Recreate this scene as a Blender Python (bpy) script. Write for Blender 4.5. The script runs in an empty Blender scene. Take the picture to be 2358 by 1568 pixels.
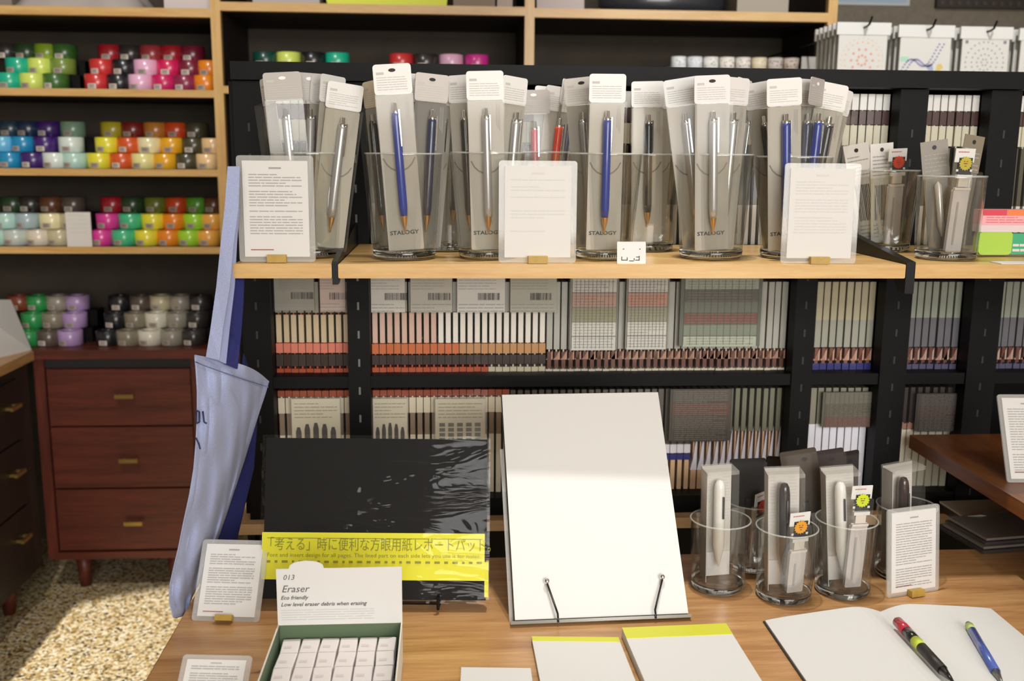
import bpy, math, random
from mathutils import Matrix, Vector
sc = bpy.context.scene
C = sc.collection
R = math.radians
W, H = 2358, 1568
EYE = 1.31
LENS, SENS = 35.0, 36.0
F = W * LENS / SENS
# ---------------------------------------------------------------- camera
YAW, PITCH, ROLL = R(3.7), R(10.4), R(0.45)
camd = bpy.data.cameras.new('camera'); cam = bpy.data.objects.new('camera', camd); C.objects.link(cam)
camd.lens = LENS; camd.sensor_width = SENS; camd.clip_start = 0.02
CM = Matrix.Translation((0, 0, EYE)) @ (Matrix.Rotation(-YAW, 4, 'Z') @ Matrix.Rotation(math.pi / 2 - PITCH, 4, 'X') @ Matrix.Rotation(ROLL, 4, 'Z'))
cam.matrix_world = CM
sc.camera = cam
camd.dof.use_dof = True; camd.dof.focus_distance = 1.27; camd.dof.aperture_fstop = 6.3
# ---------------------------------------------------------------- view, world, lights
sc.view_settings.view_transform = 'Standard'; sc.view_settings.look = 'None'
sc.view_settings.gamma = 1.0; sc.view_settings.exposure = 0.25
try: sc.view_settings.use_curve_mapping = False
except Exception: pass
cy = sc.cycles
cy.max_bounces = 12; cy.transparent_max_bounces = 48; cy.transmission_bounces = 8; cy.glossy_bounces = 4
cy.caustics_reflective = False; cy.caustics_refractive = False; cy.sample_clamp_indirect = 6
world = bpy.data.worlds.new('world'); sc.world = world; world.use_nodes = True
world.node_tree.nodes['Background'].inputs[0].default_value = (1.0, 0.93, 0.85, 1)
world.node_tree.nodes['Background'].inputs[1].default_value = 0.05

def spot(name, loc, target, power, angle, blend=0.3, radius=0.03, color=(1.0, 0.98, 0.95)):
    d = bpy.data.lights.new(name, 'SPOT'); d.energy = power; d.spot_size = R(angle); d.spot_blend = blend
    d.shadow_soft_size = radius; d.color = color
    o = bpy.data.objects.new(name, d); C.objects.link(o); o.location = loc
    o.rotation_euler = (Vector(target) - Vector(loc)).to_track_quat('-Z', 'Y').to_euler()
    return o
def area(name, loc, target, power, sx, sy, color=(1.0, 0.985, 0.965)):
    d = bpy.data.lights.new(name, 'AREA'); d.energy = power; d.shape = 'RECTANGLE'; d.size = sx; d.size_y = sy; d.color = color
    o = bpy.data.objects.new(name, d); C.objects.link(o); o.location = loc
    o.rotation_euler = (Vector(target) - Vector(loc)).to_track_quat('-Z', 'Y').to_euler()
    return o
spot('track_spot', (0.30, 1.28, 2.72), (0.33, 1.10, 0.75), 80, 50, 1.0, 0.03)
spot('track_spot', (0.75, -0.3, 2.72), (0.60, 1.45, 1.05), 15, 46, 0.8, 0.05)
spot('track_spot', (-0.35, -0.3, 2.72), (-0.05, 1.45, 1.25), 10, 34, 0.9, 0.05)
spot('track_spot', (-1.42, 2.0, 2.72), (-0.68, 2.08, 0.0), 330, 36, 0.15, 0.02)
spot('track_spot', (-0.9, 1.35, 2.72), (-1.0, 2.95, 1.3), 50, 70, 0.7, 0.06)
spot('track_spot', (0.9, 0.9, 2.72), (1.05, 2.7, 1.7), 95, 50, 0.7, 0.06)  # spot added to brighten the hanging packets
area('high_fill', (1.0, -2.3, 2.25), (0.5, 1.5, 1.25), 50, 2.6, 0.5)  # unseen fill light, added to reach into the right bookcase bay
area('low_fill', (0.7, -2.35, 1.45), (0.4, 1.5, 1.2), 54, 2.4, 0.8)  # added low fill light for the packets under the shelf, not a window

# ---------------------------------------------------------------- pixel <-> place
def ray(px, py):
    d = CM.to_3x3() @ Vector(((px - W / 2) / F, -(py - H / 2) / F, -1)); return d
def PY(px, py, Y):
    d = ray(px, py); t = Y / d.y; return Vector((0, 0, EYE)) + d * t
def PZ(px, py, z):
    d = ray(px, py); t = (z - EYE) / d.z; return Vector((0, 0, EYE)) + d * t
def PX(px, py, X):
    d = ray(px, py); t = X / d.x; return Vector((0, 0, EYE)) + d * t
CMI = CM.inverted()
def proj(p):
    q = CMI @ Vector(p); return (W / 2 + F * q.x / -q.z, H / 2 - F * q.y / -q.z)

# ---------------------------------------------------------------- materials
def lin(c):
    if isinstance(c, str): c = tuple(int(c[i:i + 2], 16) for i in (0, 2, 4))
    def f(v):
        v /= 255.0; return v / 12.92 if v <= 0.04045 else ((v + 0.055) / 1.055) ** 2.4
    return tuple(f(v) for v in c) + (1,)
MC = {}
def mat(c, rough=0.5, metal=0.0, spec=0.5, coat=0.0, bump=0.0, bscale=300, sheen=0.0, var=0.0, trans=0.0, alpha=1.0, emit=0.0):
    key = (str(c), rough, metal, spec, coat, bump, bscale, sheen, var, trans, alpha, emit)
    if key in MC: return MC[key]
    m = bpy.data.materials.new('material'); m.use_nodes = True; nt = m.node_tree; b = nt.nodes['Principled BSDF']
    col = lin(c)
    b.inputs['Base Color'].default_value = col; b.inputs['Roughness'].default_value = rough; b.inputs['Metallic'].default_value = metal
    b.inputs['Specular IOR Level'].default_value = spec; b.inputs['Coat Weight'].default_value = coat; b.inputs['Coat Roughness'].default_value = 0.08
    b.inputs['Sheen Weight'].default_value = sheen; b.inputs['Transmission Weight'].default_value = trans; b.inputs['Alpha'].default_value = alpha
    if bump or var:
        tc = nt.nodes.new('ShaderNodeTexCoord'); n = nt.nodes.new('ShaderNodeTexNoise'); n.inputs['Scale'].default_value = bscale; n.inputs['Detail'].default_value = 4
        nt.links.new(tc.outputs['Object'], n.inputs['Vector'])
        if bump:
            bp = nt.nodes.new('ShaderNodeBump'); bp.inputs['Strength'].default_value = bump; bp.inputs['Distance'].default_value = 0.002
            nt.links.new(n.outputs['Fac'], bp.inputs['Height']); nt.links.new(bp.outputs['Normal'], b.inputs['Normal'])
        if var:
            r = nt.nodes.new('ShaderNodeMapRange'); r.inputs['From Min'].default_value = .3; r.inputs['From Max'].default_value = .7
            r.inputs['To Min'].default_value = 1 - var; r.inputs['To Max'].default_value = 1 + var
            mx = nt.nodes.new('ShaderNodeMix'); mx.data_type = 'RGBA'; mx.blend_type = 'MULTIPLY'; mx.inputs['Factor'].default_value = 1
            mx.inputs['A'].default_value = col; nt.links.new(n.outputs['Fac'], r.inputs['Value']); nt.links.new(r.outputs['Result'], mx.inputs['B'])
            nt.links.new(mx.outputs['Result'], b.inputs['Base Color'])
    MC[key] = m; return m
def wood(name, c1, c2, axis='X', rough=0.4, fine=60, coat=0.15):
    m = bpy.data.materials.new(name); m.use_nodes = True; nt = m.node_tree; b = nt.nodes['Principled BSDF']
    tc = nt.nodes.new('ShaderNodeTexCoord'); mp = nt.nodes.new('ShaderNodeMapping')
    s = {'X': (1.2, 16, 16), 'Y': (16, 1.2, 16), 'Z': (16, 16, 1.2)}[axis]
    mp.inputs['Scale'].default_value = s
    n = nt.nodes.new('ShaderNodeTexNoise'); n.inputs['Scale'].default_value = 3; n.inputs['Detail'].default_value = 6; n.inputs['Distortion'].default_value = 0.6
    n2 = nt.nodes.new('ShaderNodeTexNoise'); n2.inputs['Scale'].default_value = 14; n2.inputs['Detail'].default_value = 8; n2.inputs['Roughness'].default_value = .7
    nt.links.new(tc.outputs['Object'], mp.inputs['Vector']); nt.links.new(mp.outputs['Vector'], n.inputs['Vector']); nt.links.new(mp.outputs['Vector'], n2.inputs['Vector'])
    ad = nt.nodes.new('ShaderNodeMath'); ad.operation = 'MULTIPLY_ADD'; ad.inputs[1].default_value = 0.55
    sc2 = nt.nodes.new('ShaderNodeMath'); sc2.operation = 'MULTIPLY'; sc2.inputs[1].default_value = 0.45
    nt.links.new(n2.outputs['Fac'], sc2.inputs[0]); nt.links.new(n.outputs['Fac'], ad.inputs[0]); nt.links.new(sc2.outputs[0], ad.inputs[2])
    cr = nt.nodes.new('ShaderNodeValToRGB'); cr.color_ramp.elements[0].position = .33; cr.color_ramp.elements[1].position = .68
    cr.color_ramp.elements[0].color = lin(c1); cr.color_ramp.elements[1].color = lin(c2)
    nt.links.new(ad.outputs[0], cr.inputs[0]); nt.links.new(cr.outputs[0], b.inputs['Base Color'])
    b.inputs['Roughness'].default_value = rough; b.inputs['Coat Weight'].default_value = coat; b.inputs['Coat Roughness'].default_value = .25
    bp = nt.nodes.new('ShaderNodeBump'); bp.inputs['Strength'].default_value = .12; bp.inputs['Distance'].default_value = .001
    nt.links.new(ad.outputs[0], bp.inputs['Height']); nt.links.new(bp.outputs['Normal'], b.inputs['Normal'])
    return m
def clear(name, gloss=0.25, rough=0.06, tint=(0.97, 0.97, 0.95), haze=0.03, ior=1.45, wrinkle=0.0):
    m = bpy.data.materials.new(name); m.use_nodes = True; nt = m.node_tree; nt.nodes.remove(nt.nodes['Principled BSDF'])
    out = nt.nodes['Material Output']
    t = nt.nodes.new('ShaderNodeBsdfTransparent'); t.inputs[0].default_value = tint + (1,)
    g = nt.nodes.new('ShaderNodeBsdfGlossy'); g.inputs['Roughness'].default_value = rough; g.inputs[0].default_value = (1, 1, 1, 1)
    d = nt.nodes.new('ShaderNodeBsdfDiffuse'); d.inputs[0].default_value = (.85, .85, .82, 1)
    fr = nt.nodes.new('ShaderNodeLayerWeight'); fr.inputs['Blend'].default_value = .5
    pw = nt.nodes.new('ShaderNodeMath'); pw.operation = 'POWER'; pw.inputs[1].default_value = 5; nt.links.new(fr.outputs['Facing'], pw.inputs[0])
    ml = nt.nodes.new('ShaderNodeMath'); ml.operation = 'MULTIPLY_ADD'; ml.inputs[1].default_value = gloss; ml.inputs[2].default_value = gloss * .09; ml.use_clamp = True
    nt.links.new(pw.outputs[0], ml.inputs[0])
    m1 = nt.nodes.new('ShaderNodeMixShader'); m1.inputs[0].default_value = haze; nt.links.new(t.outputs[0], m1.inputs[1]); nt.links.new(d.outputs[0], m1.inputs[2])
    m2 = nt.nodes.new('ShaderNodeMixShader'); nt.links.new(ml.outputs[0], m2.inputs[0]); nt.links.new(m1.outputs[0], m2.inputs[1]); nt.links.new(g.outputs[0], m2.inputs[2])
    nt.links.new(m2.outputs[0], out.inputs[0])
    if wrinkle:
        tc = nt.nodes.new('ShaderNodeTexCoord'); mp = nt.nodes.new('ShaderNodeMapping'); mp.inputs['Rotation'].default_value = (0, R(40), 0); mp.inputs['Scale'].default_value = (3, 10, 14)
        n = nt.nodes.new('ShaderNodeTexNoise'); n.inputs['Scale'].default_value = 2.2; n.inputs['Detail'].default_value = 3; n.inputs['Distortion'].default_value = 1.2
        bp = nt.nodes.new('ShaderNodeBump'); bp.inputs['Strength'].default_value = wrinkle; bp.inputs['Distance'].default_value = .02
        nt.links.new(tc.outputs['Object'], mp.inputs['Vector']); nt.links.new(mp.outputs['Vector'], n.inputs['Vector']); nt.links.new(n.outputs['Fac'], bp.inputs['Height'])
        nt.links.new(bp.outputs['Normal'], g.inputs['Normal']); nt.links.new(bp.outputs['Normal'], fr.inputs['Normal'])
    return m
def terrazzo():
    m = bpy.data.materials.new('terrazzo'); m.use_nodes = True; nt = m.node_tree; b = nt.nodes['Principled BSDF']
    tc = nt.nodes.new('ShaderNodeTexCoord')
    v = nt.nodes.new('ShaderNodeTexVoronoi'); v.inputs['Scale'].default_value = 150; nt.links.new(tc.outputs['Object'], v.inputs['Vector'])
    cr = nt.nodes.new('ShaderNodeValToRGB'); cr.color_ramp.interpolation = 'CONSTANT'
    els = [(0, '2e2820'), (.07, '7a6038'), (.18, 'b8985c'), (.38, 'dccba4'), (.58, 'cbb382'), (.76, 'e4dac0'), (.92, '94835f')]
    e = cr.color_ramp.elements; e[0].position = 0; e[0].color = lin(els[0][1]); e[1].position = els[1][0]; e[1].color = lin(els[1][1])
    for p, c in els[2:]: x = e.new(p); x.color = lin(c)
    sp = nt.nodes.new('ShaderNodeSeparateColor'); nt.links.new(v.outputs['Color'], sp.inputs[0]); nt.links.new(sp.outputs[0], cr.inputs[0])
    nt.links.new(cr.outputs[0], b.inputs['Base Color']); b.inputs['Roughness'].default_value = .45
    return m
M_floor = terrazzo()
M_table = wood('walnut_table', '99683c', 'd2a46e', 'X', .38)
M_oak = wood('oak_board', 'bd8f4e', 'dcb87a', 'X', .4)
M_oakv = wood('oak_upright', 'bd8f4e', 'dcb87a', 'Z', .4)
M_walnut = wood('walnut_drawer', '421b11', '703222', 'X', .45, coat=.1)
M_walnutv = wood('walnut_side', '421b11', '703222', 'Z', .45, coat=.1)
M_darkwood = wood('dark_shelf_side', '1c120e', '30201b', 'Z', .6, coat=0)
M_black = mat('060505', .55, 0, .2, bump=.1, bscale=500)
M_blackmetal = mat('100f0f', .4, .5)
M_backpanel = mat('4c4338', .85, var=.12, bscale=12, bump=.2)
M_plaster = mat('6b6357', .9, var=.10, bscale=60, bump=.3)
M_wall = mat('b8b0a2', .9)
M_brass = mat('c9a865', .3, .9)
M_chrome = mat('e0e0e0', .12, 1.0)
M_gold = mat('d9a866', .25, .9)
M_paper = mat('d9d7d3', .75)
M_white = mat('d9d8d4', .6)
M_ink = mat('55524e', .8)
M_ink2 = mat('a39f9a', .8)
M_inkl = mat('c6c3bd', .8)
M_dark = mat('2a2727', .6)
M_blockwood = mat('b08f3e', .5, var=.1, bscale=80)
M_glass = clear('glass_wall', .9, .03, (.965, .97, .96), .004)
M_film = clear('film', .2, .09, (.985, .985, .975), .022)
M_filmhazy = clear('hazy_film', .5, .18, (.97, .97, .96), .10)
M_wrap = clear('shrink_wrap', .13, .04, (.99, .99, .98), .004, wrinkle=.22)
M_acryl = clear('acrylic_sheet', .2, .06, (.97, .97, .96), .25)
M_gbase = mat('f4f6f2', .03, trans=1.0)

# ---------------------------------------------------------------- mesh builder
class MB:
    def __init__(s): s.v = []; s.f = []; s.m = []; s.ms = []; s.sm = []
    def mi(s, m):
        if m not in s.ms: s.ms.append(m)
        return s.ms.index(m)
    def add(s, vs, fs, m, T=None, smooth=False):
        o = len(s.v)
        for v in vs: s.v.append(tuple(T @ Vector(v)) if T is not None else tuple(v))
        k = s.mi(m)
        for f in fs: s.f.append([o + i for i in f]); s.m.append(k); s.sm.append(smooth)
        return s
    def box(s, a, b, m, T=None):
        x0, y0, z0 = a; x1, y1, z1 = b
        vs = [(x0, y0, z0), (x1, y0, z0), (x1, y1, z0), (x0, y1, z0), (x0, y0, z1), (x1, y0, z1), (x1, y1, z1), (x0, y1, z1)]
        return s.add(vs, [(0, 3, 2, 1), (4, 5, 6, 7), (0, 1, 5, 4), (1, 2, 6, 5), (2, 3, 7, 6), (3, 0, 4, 7)], m, T)
    def quad(s, p, m, T=None): return s.add(p, [tuple(range(len(p)))], m, T)
    def rect(s, x0, z0, x1, z1, y, m, T=None):       # a print, facing -y
        return s.quad([(x0, y, z0), (x1, y, z0), (x1, y, z1), (x0, y, z1)], m, T)
    def prism(s, pts, y0, y1, m, T=None):             # outline in xz, thickness in y
        n = len(pts); vs = [(x, y0, z) for x, z in pts] + [(x, y1, z) for x, z in pts]
        fs = [tuple(range(n)), tuple(range(2 * n - 1, n - 1, -1))] + [(i, i + n, (i + 1) % n + n, (i + 1) % n) for i in range(n)]
        return s.add(vs, fs, m, T)
    def rbox(s, x0, z0, x1, z1, y0, y1, r, m, T=None, k=4):
        pts = []
        for cx, cz, a0 in ((x1 - r, z1 - r, 0), (x0 + r, z1 - r, 90), (x0 + r, z0 + r, 180), (x1 - r, z0 + r, 270)):
            for i in range(k + 1): a = R(a0 + 90 * i / k); pts.append((cx + r * math.cos(a), cz + r * math.sin(a)))
        return s.prism(pts[::-1], y0, y1, m, T)
    def lathe(s, prof, m, T=None, n=32, smooth=True):
        vs = []; fs = []
        for r, z in prof:
            for i in range(n): a = 2 * math.pi * i / n; vs.append((r * math.cos(a), r * math.sin(a), z))
        for j in range(len(prof) - 1):
            for i in range(n): fs.append((j * n + i, j * n + (i + 1) % n, (j + 1) * n + (i + 1) % n, (j + 1) * n + i))
        return s.add(vs, fs, m, T, smooth)
    def tube(s, path, r, m, T=None, n=8, caps=True):
        path = [Vector(p) for p in path]; vs = []; fs = []; up = Vector((0.31, 0.17, 0.93)).normalized()
        for i, p in enumerate(path):
            t = (path[min(i + 1, len(path) - 1)] - path[max(i - 1, 0)]).normalized()
            u = t.cross(up); u = u.normalized() if u.length > 1e-4 else Vector((1, 0, 0)); w = t.cross(u)
            rr = r[i] if isinstance(r, (list, tuple)) else r
            for k in range(n): a = 2 * math.pi * k / n; vs.append(p + u * rr * math.cos(a) + w * rr * math.sin(a))
        for j in range(len(path) - 1):
            for k in range(n): fs.append((j * n + k, j * n + (k + 1) % n, (j + 1) * n + (k + 1) % n, (j + 1) * n + k))
        if caps: fs += [tuple(range(n)), tuple(range(len(vs) - 1, len(vs) - n - 1, -1))]
        return s.add(vs, fs, m, T, True)
    def sphere(s, c, r, m, n=12, T=None):
        prof = [(max(1e-5, r * math.sin(math.pi * i / n)), -r * math.cos(math.pi * i / n)) for i in range(n + 1)]
        TT = Matrix.Translation(c)
        return s.lathe(prof, m, (T @ TT) if T is not None else TT, n=n)
    def text(s, txt, size, x, z, y, m, T=None, width=None, align='LEFT', shear=0, bold=0):
        cu = bpy.data.curves.new('t', 'FONT'); cu.body = txt; cu.size = size; cu.align_x = align; cu.resolution_u = 2; cu.shear = shear; cu.offset = bold
        o = bpy.data.objects.new('t', cu); C.objects.link(o)
        bpy.context.view_layer.update()
        me = bpy.data.meshes.new_from_object(o.evaluated_get(bpy.context.evaluated_depsgraph_get()))
        sx = 1
        if width and len(me.vertices):
            xs = [v.co.x for v in me.vertices]; sx = width / (max(xs) - min(xs))
        s.add([(x + v.co.x * sx, y, z + v.co.y) for v in me.vertices], [tuple(p.vertices) for p in me.polygons], m, T)
        bpy.data.objects.remove(o); bpy.data.meshes.remove(me); bpy.data.curves.remove(cu)
        return s
    def mesh(s, name):
        me = bpy.data.meshes.new(name); me.from_pydata(s.v, [], s.f)
        for m in s.ms: me.materials.append(m)
        me.polygons.foreach_set('material_index', s.m); me.polygons.foreach_set('use_smooth', s.sm); me.update()
        return me
    def build(s, name, parent=None):
        return part(name, s.mesh(name), parent)
def part(name, me, parent=None):
    o = bpy.data.objects.new(name, me); C.objects.link(o)
    if parent is not None: o.parent = parent
    return o
def tag(o, label=None, cat=None, group=None, kind=None):
    if label: o['label'] = label
    if cat: o['category'] = cat
    if group: o['group'] = group
    if kind: o['kind'] = kind
    return o
def thing(name, label, cat, M=None, group=None):
    o = bpy.data.objects.new(name, None); C.objects.link(o); o.empty_display_size = .02
    if M is not None: o.matrix_world = M if isinstance(M, Matrix) else Matrix.Translation(M)
    return tag(o, label, cat, group)
def solo(name, mb, label, cat, M=None, group=None):
    o = mb.build(name)
    if M is not None: o.matrix_world = M if isinstance(M, Matrix) else Matrix.Translation(M)
    return tag(o, label, cat, group)
def struct(name, mb): return tag(mb.build(name), kind='structure')
CACHE = {}
def cached(key, fn):
    if key not in CACHE: CACHE[key] = fn().mesh(key[0])
    return CACHE[key]
def lines(mb, rng, x0, x1, ztop, zbot, n, y, m, th=0.45, T=None, wmin=.12, wmax=.5, last=.5, gaps=()):
    st = (ztop - zbot) / n; wd = x1 - x0
    for i in range(n):
        if i in gaps: continue
        z = ztop - st * (i + .5); end = x1 if rng.random() > .3 else x0 + wd * rng.uniform(last, 1)
        x = x0
        while x < end - wd * .02:
            w = wd * rng.uniform(wmin, wmax) * .5; xe = min(x + w, end)
            mb.rect(x, z - st * th / 2, xe, z + st * th / 2, y, m, T); x = xe + wd * .02
def frame(o, xdir, zdir):
    z = Vector(zdir).normalized(); x = Vector(xdir); x = (x - z * x.dot(z)).normalized(); y = z.cross(x)
    M = Matrix((x, y, z)).transposed().to_4x4(); M.translation = o; return M

# ================================================================ room
ZT = 0.75                                     # table top
YB = 2.92                                     # bookcase front plane
struct('floor', MB().box((-3.2, -2.6, -.05), (3.2, 3.5, 0), M_floor))
struct('ceiling', MB().box((-3.2, -2.6, 2.8), (3.2, 3.5, 2.85), M_wall))
struct('wall_back', MB().box((-3.2, 3.36, 0), (3.2, 3.45, 2.8), M_plaster))
struct('wall_left', MB().box((-3.2, -2.6, 0), (-3.1, 3.36, 2.8), M_wall))
struct('wall_right', MB().box((3.1, -2.6, 0), (3.2, 3.36, 2.8), M_wall))
struct('wall_front', MB().box((-3.1, -2.6, 0), (3.1, -2.5, 2.8), M_wall))

# ---------------------------------------------------------------- bookcase
def zy(px, py, Y): return PY(px, py, Y).z
def xy(px, py, Y): return PY(px, py, Y).x
SH = 2.92; BD = 0.40
bk = thing('bookcase', 'tall oak-edged bookcase with dark back holding coloured tape rolls along the back wall', 'bookcase', (0, YB, 0))
xA0, xA1 = xy(492, 200, YB), xy(514, 200, YB)
xB0, xB1 = xy(1208, 100, YB), xy(1230, 100, YB)
xC0, xC1 = xy(1903, 100, YB), xy(1924, 100, YB)
XL = -2.3
def lb(mb, x0, y0, z0, x1, y1, z1, m): return mb.box((x0, y0 - YB, z0), (x1, y1 - YB, z1), m)
for x0, x1 in ((xA0, xA1), (xB0, xB1), (xC0, xC1)):
    mb = MB(); lb(mb, x0, YB, .765, x1, YB + .022, 2.4, M_oakv); lb(mb, x0 + .001, YB + .022, .765, x1 - .001, YB + BD, 2.4, M_darkwood); mb.build('upright', bk)
mb = MB(); lb(mb, XL, YB + BD, .75, xC1, YB + BD + .02, 2.4, M_backpanel); mb.build('back_panel', bk)
LV = {}
def bshelf(key, px, yt, yb, x0, x1):
    zt, zb = zy(px, yt, YB), zy(px, yb, YB); LV[key] = zt
    mb = MB(); lb(mb, x0, YB, zb, x1, YB + .022, zt, M_oak); lb(mb, x0, YB + .022, zb, x1, YB + BD, zt, M_darkwood); mb.build('shelf', bk)
bshelf('s0', 250, 16, 36, XL, xA0); bshelf('s1', 250, 205, 222, XL, xA0); bshelf('s2', 250, 389, 405, XL, xA0); bshelf('s3', 250, 569, 584, XL, xA0)
bshelf('s1b', 533, 198, 215, xA1, xB0); bshelf('s0b', 860, 10, 30, xA1, xB0); bshelf('s0c', 1560, 24, 45, xB1, xC0)
bshelf('s1c', 1560, 210, 228, xB1, xC0)

# ---------------------------------------------------------------- low drawer cabinets
ZC = PY(250, 803, YB).z
XC = PX(30, 832, PY(70, 812, YB).x).x           # face of the run on the left
cabR = xy(450, 1050, YB)
cab = thing('drawer_cabinet', 'dark walnut cabinet of three drawers with brass pulls standing against the back wall', 'cabinet', (0, YB, 0))
mb = MB(); lb(mb, XC - .6, YB - .02, ZC - .027, cabR + .75, YB + BD, ZC, M_walnut); mb.build('top', cab)
mb = MB()
zb0 = zy(250, 1286, YB)
lb(mb, XC + .005, YB + .02, zb0, cabR + .02, YB + BD, ZC - .027, M_walnutv)
lb(mb, XC + .005, YB, zb0, XC + .035, YB + .02, ZC - .027, M_walnutv)
lb(mb, cabR, YB, zb0, cabR + .02, YB + .02, ZC - .027, M_walnutv)
lb(mb, XC + .035, YB - .004, zb0, cabR, YB + .02, zy(250, 1270, YB), M_walnut)
lb(mb, XC + .035, YB + .012, zy(250, 848, YB), cabR, YB + .02, ZC - .027, M_dark)
mb.build('body', cab)
dz = [zy(250, y, YB) for y in (848, 982, 1125, 1268)]
for i in range(3):
    mb = MB(); lb(mb, XC + .04, YB + .002, dz[i + 1] + .003, cabR - .004, YB + .02, dz[i] - .003, M_walnut)
    d = mb.build('drawer', cab)
    hp = PY((290, 300, 311)[i], (910, 1057, 1201)[i], YB)
    mb = MB(); lb(mb, hp.x - .027, YB - .022, hp.z - .006, hp.x + .027, YB - .014, hp.z + .006, M_brass)
    lb(mb, hp.x - .022, YB - .014, hp.z - .004, hp.x - .014, YB + .002, hp.z + .004, M_brass); lb(mb, hp.x + .014, YB - .014, hp.z - .004, hp.x + .022, YB + .002, hp.z + .004, M_brass)
    mb.build('handle', d)
for x in (XC + .09, cabR - .09):
    for y in (YB + .05, YB + BD - .06):
        mb = MB(); mb.lathe([(.001, 0), (.016, 0), (.024, zb0), (.001, zb0)], M_walnutv, Matrix.Translation((x, y - YB, 0)), 16); mb.build('leg', cab)
# the run along the left
cl = thing('drawer_cabinet', 'dark walnut cabinet run at the left edge, its drawers facing right', 'cabinet', (XC, 2.2, 0))
X0 = XC
def cb(mb, x0, y0, z0, x1, y1, z1, m): return mb.box((x0, y0 - 2.2, z0), (x1, y1 - 2.2, z1), m)
mb = MB(); cb(mb, -.6, 1.5, ZC - .027, .02, YB - .025, ZC + .0, wood('walnut_top', 'a07848', 'c89a66', 'Y', .4)); mb.build('top', cl)
mb = MB(); cb(mb, -.6, 1.52, zb0, 0, YB - .03, ZC - .027, M_darkwood); mb.build('body', cl)
for i in range(3):
    mb = MB(); cb(mb, 0, 1.75, dz[i + 1] + .003, .008, YB - .12, dz[i] - .003, mat('1f1410', .5, var=.15, bscale=20)); d = mb.build('drawer', cl)
    hp = PX((15, 25, 40)[i], (938, 1090, 1240)[i], X0)
    mb = MB(); cb(mb, .022, hp.y - .03, hp.z - .005, .03, hp.y + .03, hp.z + .005, M_brass)
    cb(mb, .006, hp.y - .025, hp.z - .004, .024, hp.y - .018, hp.z + .004, M_brass); cb(mb, .006, hp.y + .018, hp.z - .004, .024, hp.y + .025, hp.z + .004, M_brass); mb.build('handle', d)
for y in (1.6, YB - .14):
    mb = MB(); mb.lathe([(.001, 0), (.016, 0), (.024, zb0), (.001, zb0)], M_walnutv, Matrix.Translation((-.06, y - 2.2, 0)), 16); mb.build('leg', cl)

# ---------------------------------------------------------------- tape rolls on the bookcase
RR, RH = .0355, .0462
def roll_mesh(c):
    mb = MB(); m = mat(c, .32, 0, .5, coat=.5)
    mb.lathe([(.012, .001), (RR - .002, 0), (RR, .002), (RR, RH - .0035), (RR - .002, RH - .002), (.019, RH - .002), (.018, RH - .006), (.018, .001)], m, n=28)
    return mb
def sticker_mesh(tone):
    mb = MB(); a0, a1 = R(-125), R(-85); n = 5; r = RR + .0006; z0, z1 = .003, .017
    m = mat(tone, .7)
    for i in range(n):
        p, q = a0 + (a1 - a0) * i / n, a0 + (a1 - a0) * (i + 1) / n
        mb.quad([(r * math.cos(p), r * math.sin(p), z0), (r * math.cos(q), r * math.sin(q), z0), (r * math.cos(q), r * math.sin(q), z1), (r * math.cos(p), r * math.sin(p), z1)], m)
        if i in (1, 2, 3):
            r2 = r + .0004
            for zz in (.006, .0095, .0125): mb.quad([(r2 * math.cos(p), r2 * math.sin(p), zz), (r2 * math.cos(q), r2 * math.sin(q), zz), (r2 * math.cos(q), r2 * math.sin(q), zz + .0015), (r2 * math.cos(p), r2 * math.sin(p), zz + .0015)], mat('6b6058', .8))
    return mb
COL = {'teal': '1fb590', 'lime': 'd8e86a', 'dark green': '3f6b2e', 'red': 'd23636', 'black': '1d1d22', 'pale pink': 'efb9d6', 'magenta': 'cf1f63', 'plum': '8e2a4c', 'orange': 'ee8a1e',
       'olive green': '7d9440', 'hot pink': 'd91f5c', 'maroon': '7c1f36', 'bright green': '8fae2c', 'rose': 'a8383e', 'crimson': 'b01f2e', 'blue': '1f8fc0', 'purple': '42206e', 'white': 'dfe9e0',
       'mint': 'b9dcd0', 'yellow': 'ece23c', 'burnt orange': 'd85a24', 'pale yellow': 'f0e79a', 'amber': 'f0b020', 'dark olive': '4a4630', 'peach': 'f6cf96', 'light blue': '6fc0e6', 'cream': 'efe6b4',
       'slate': '24404f', 'navy': '1f3350', 'sage': '7fa088', 'mustard': 'b5a526', 'dark red': '7a2018', 'tan': 'c07c30', 'vermilion': 'd2481c', 'brown': '6a4028', 'pale grey': 'c3cdc4', 'beige': 'e0d6c2',
       'light tan': 'c9bf9c', 'pink': 'e0409a', 'mint green': '48c08a', 'lime green': 'a4dc34', 'light orange': 'f2b04c', 'blue grey': 'a8bcc0', 'forest green': '2f4a2c', 'moss': '6f7a28', 'green': '5aa62e',
       'mauve': 'b596c6', 'taupe': '8d8470', 'off-white': 'e4dfcc', 'grey': '9d9788', 'charcoal': '35302f', 'grey brown': '5c5048', 'rust': '8c4630', 'emerald': '2f9850', 'deep green': '12453c', 'fuchsia': 'd83a96'}
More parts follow.
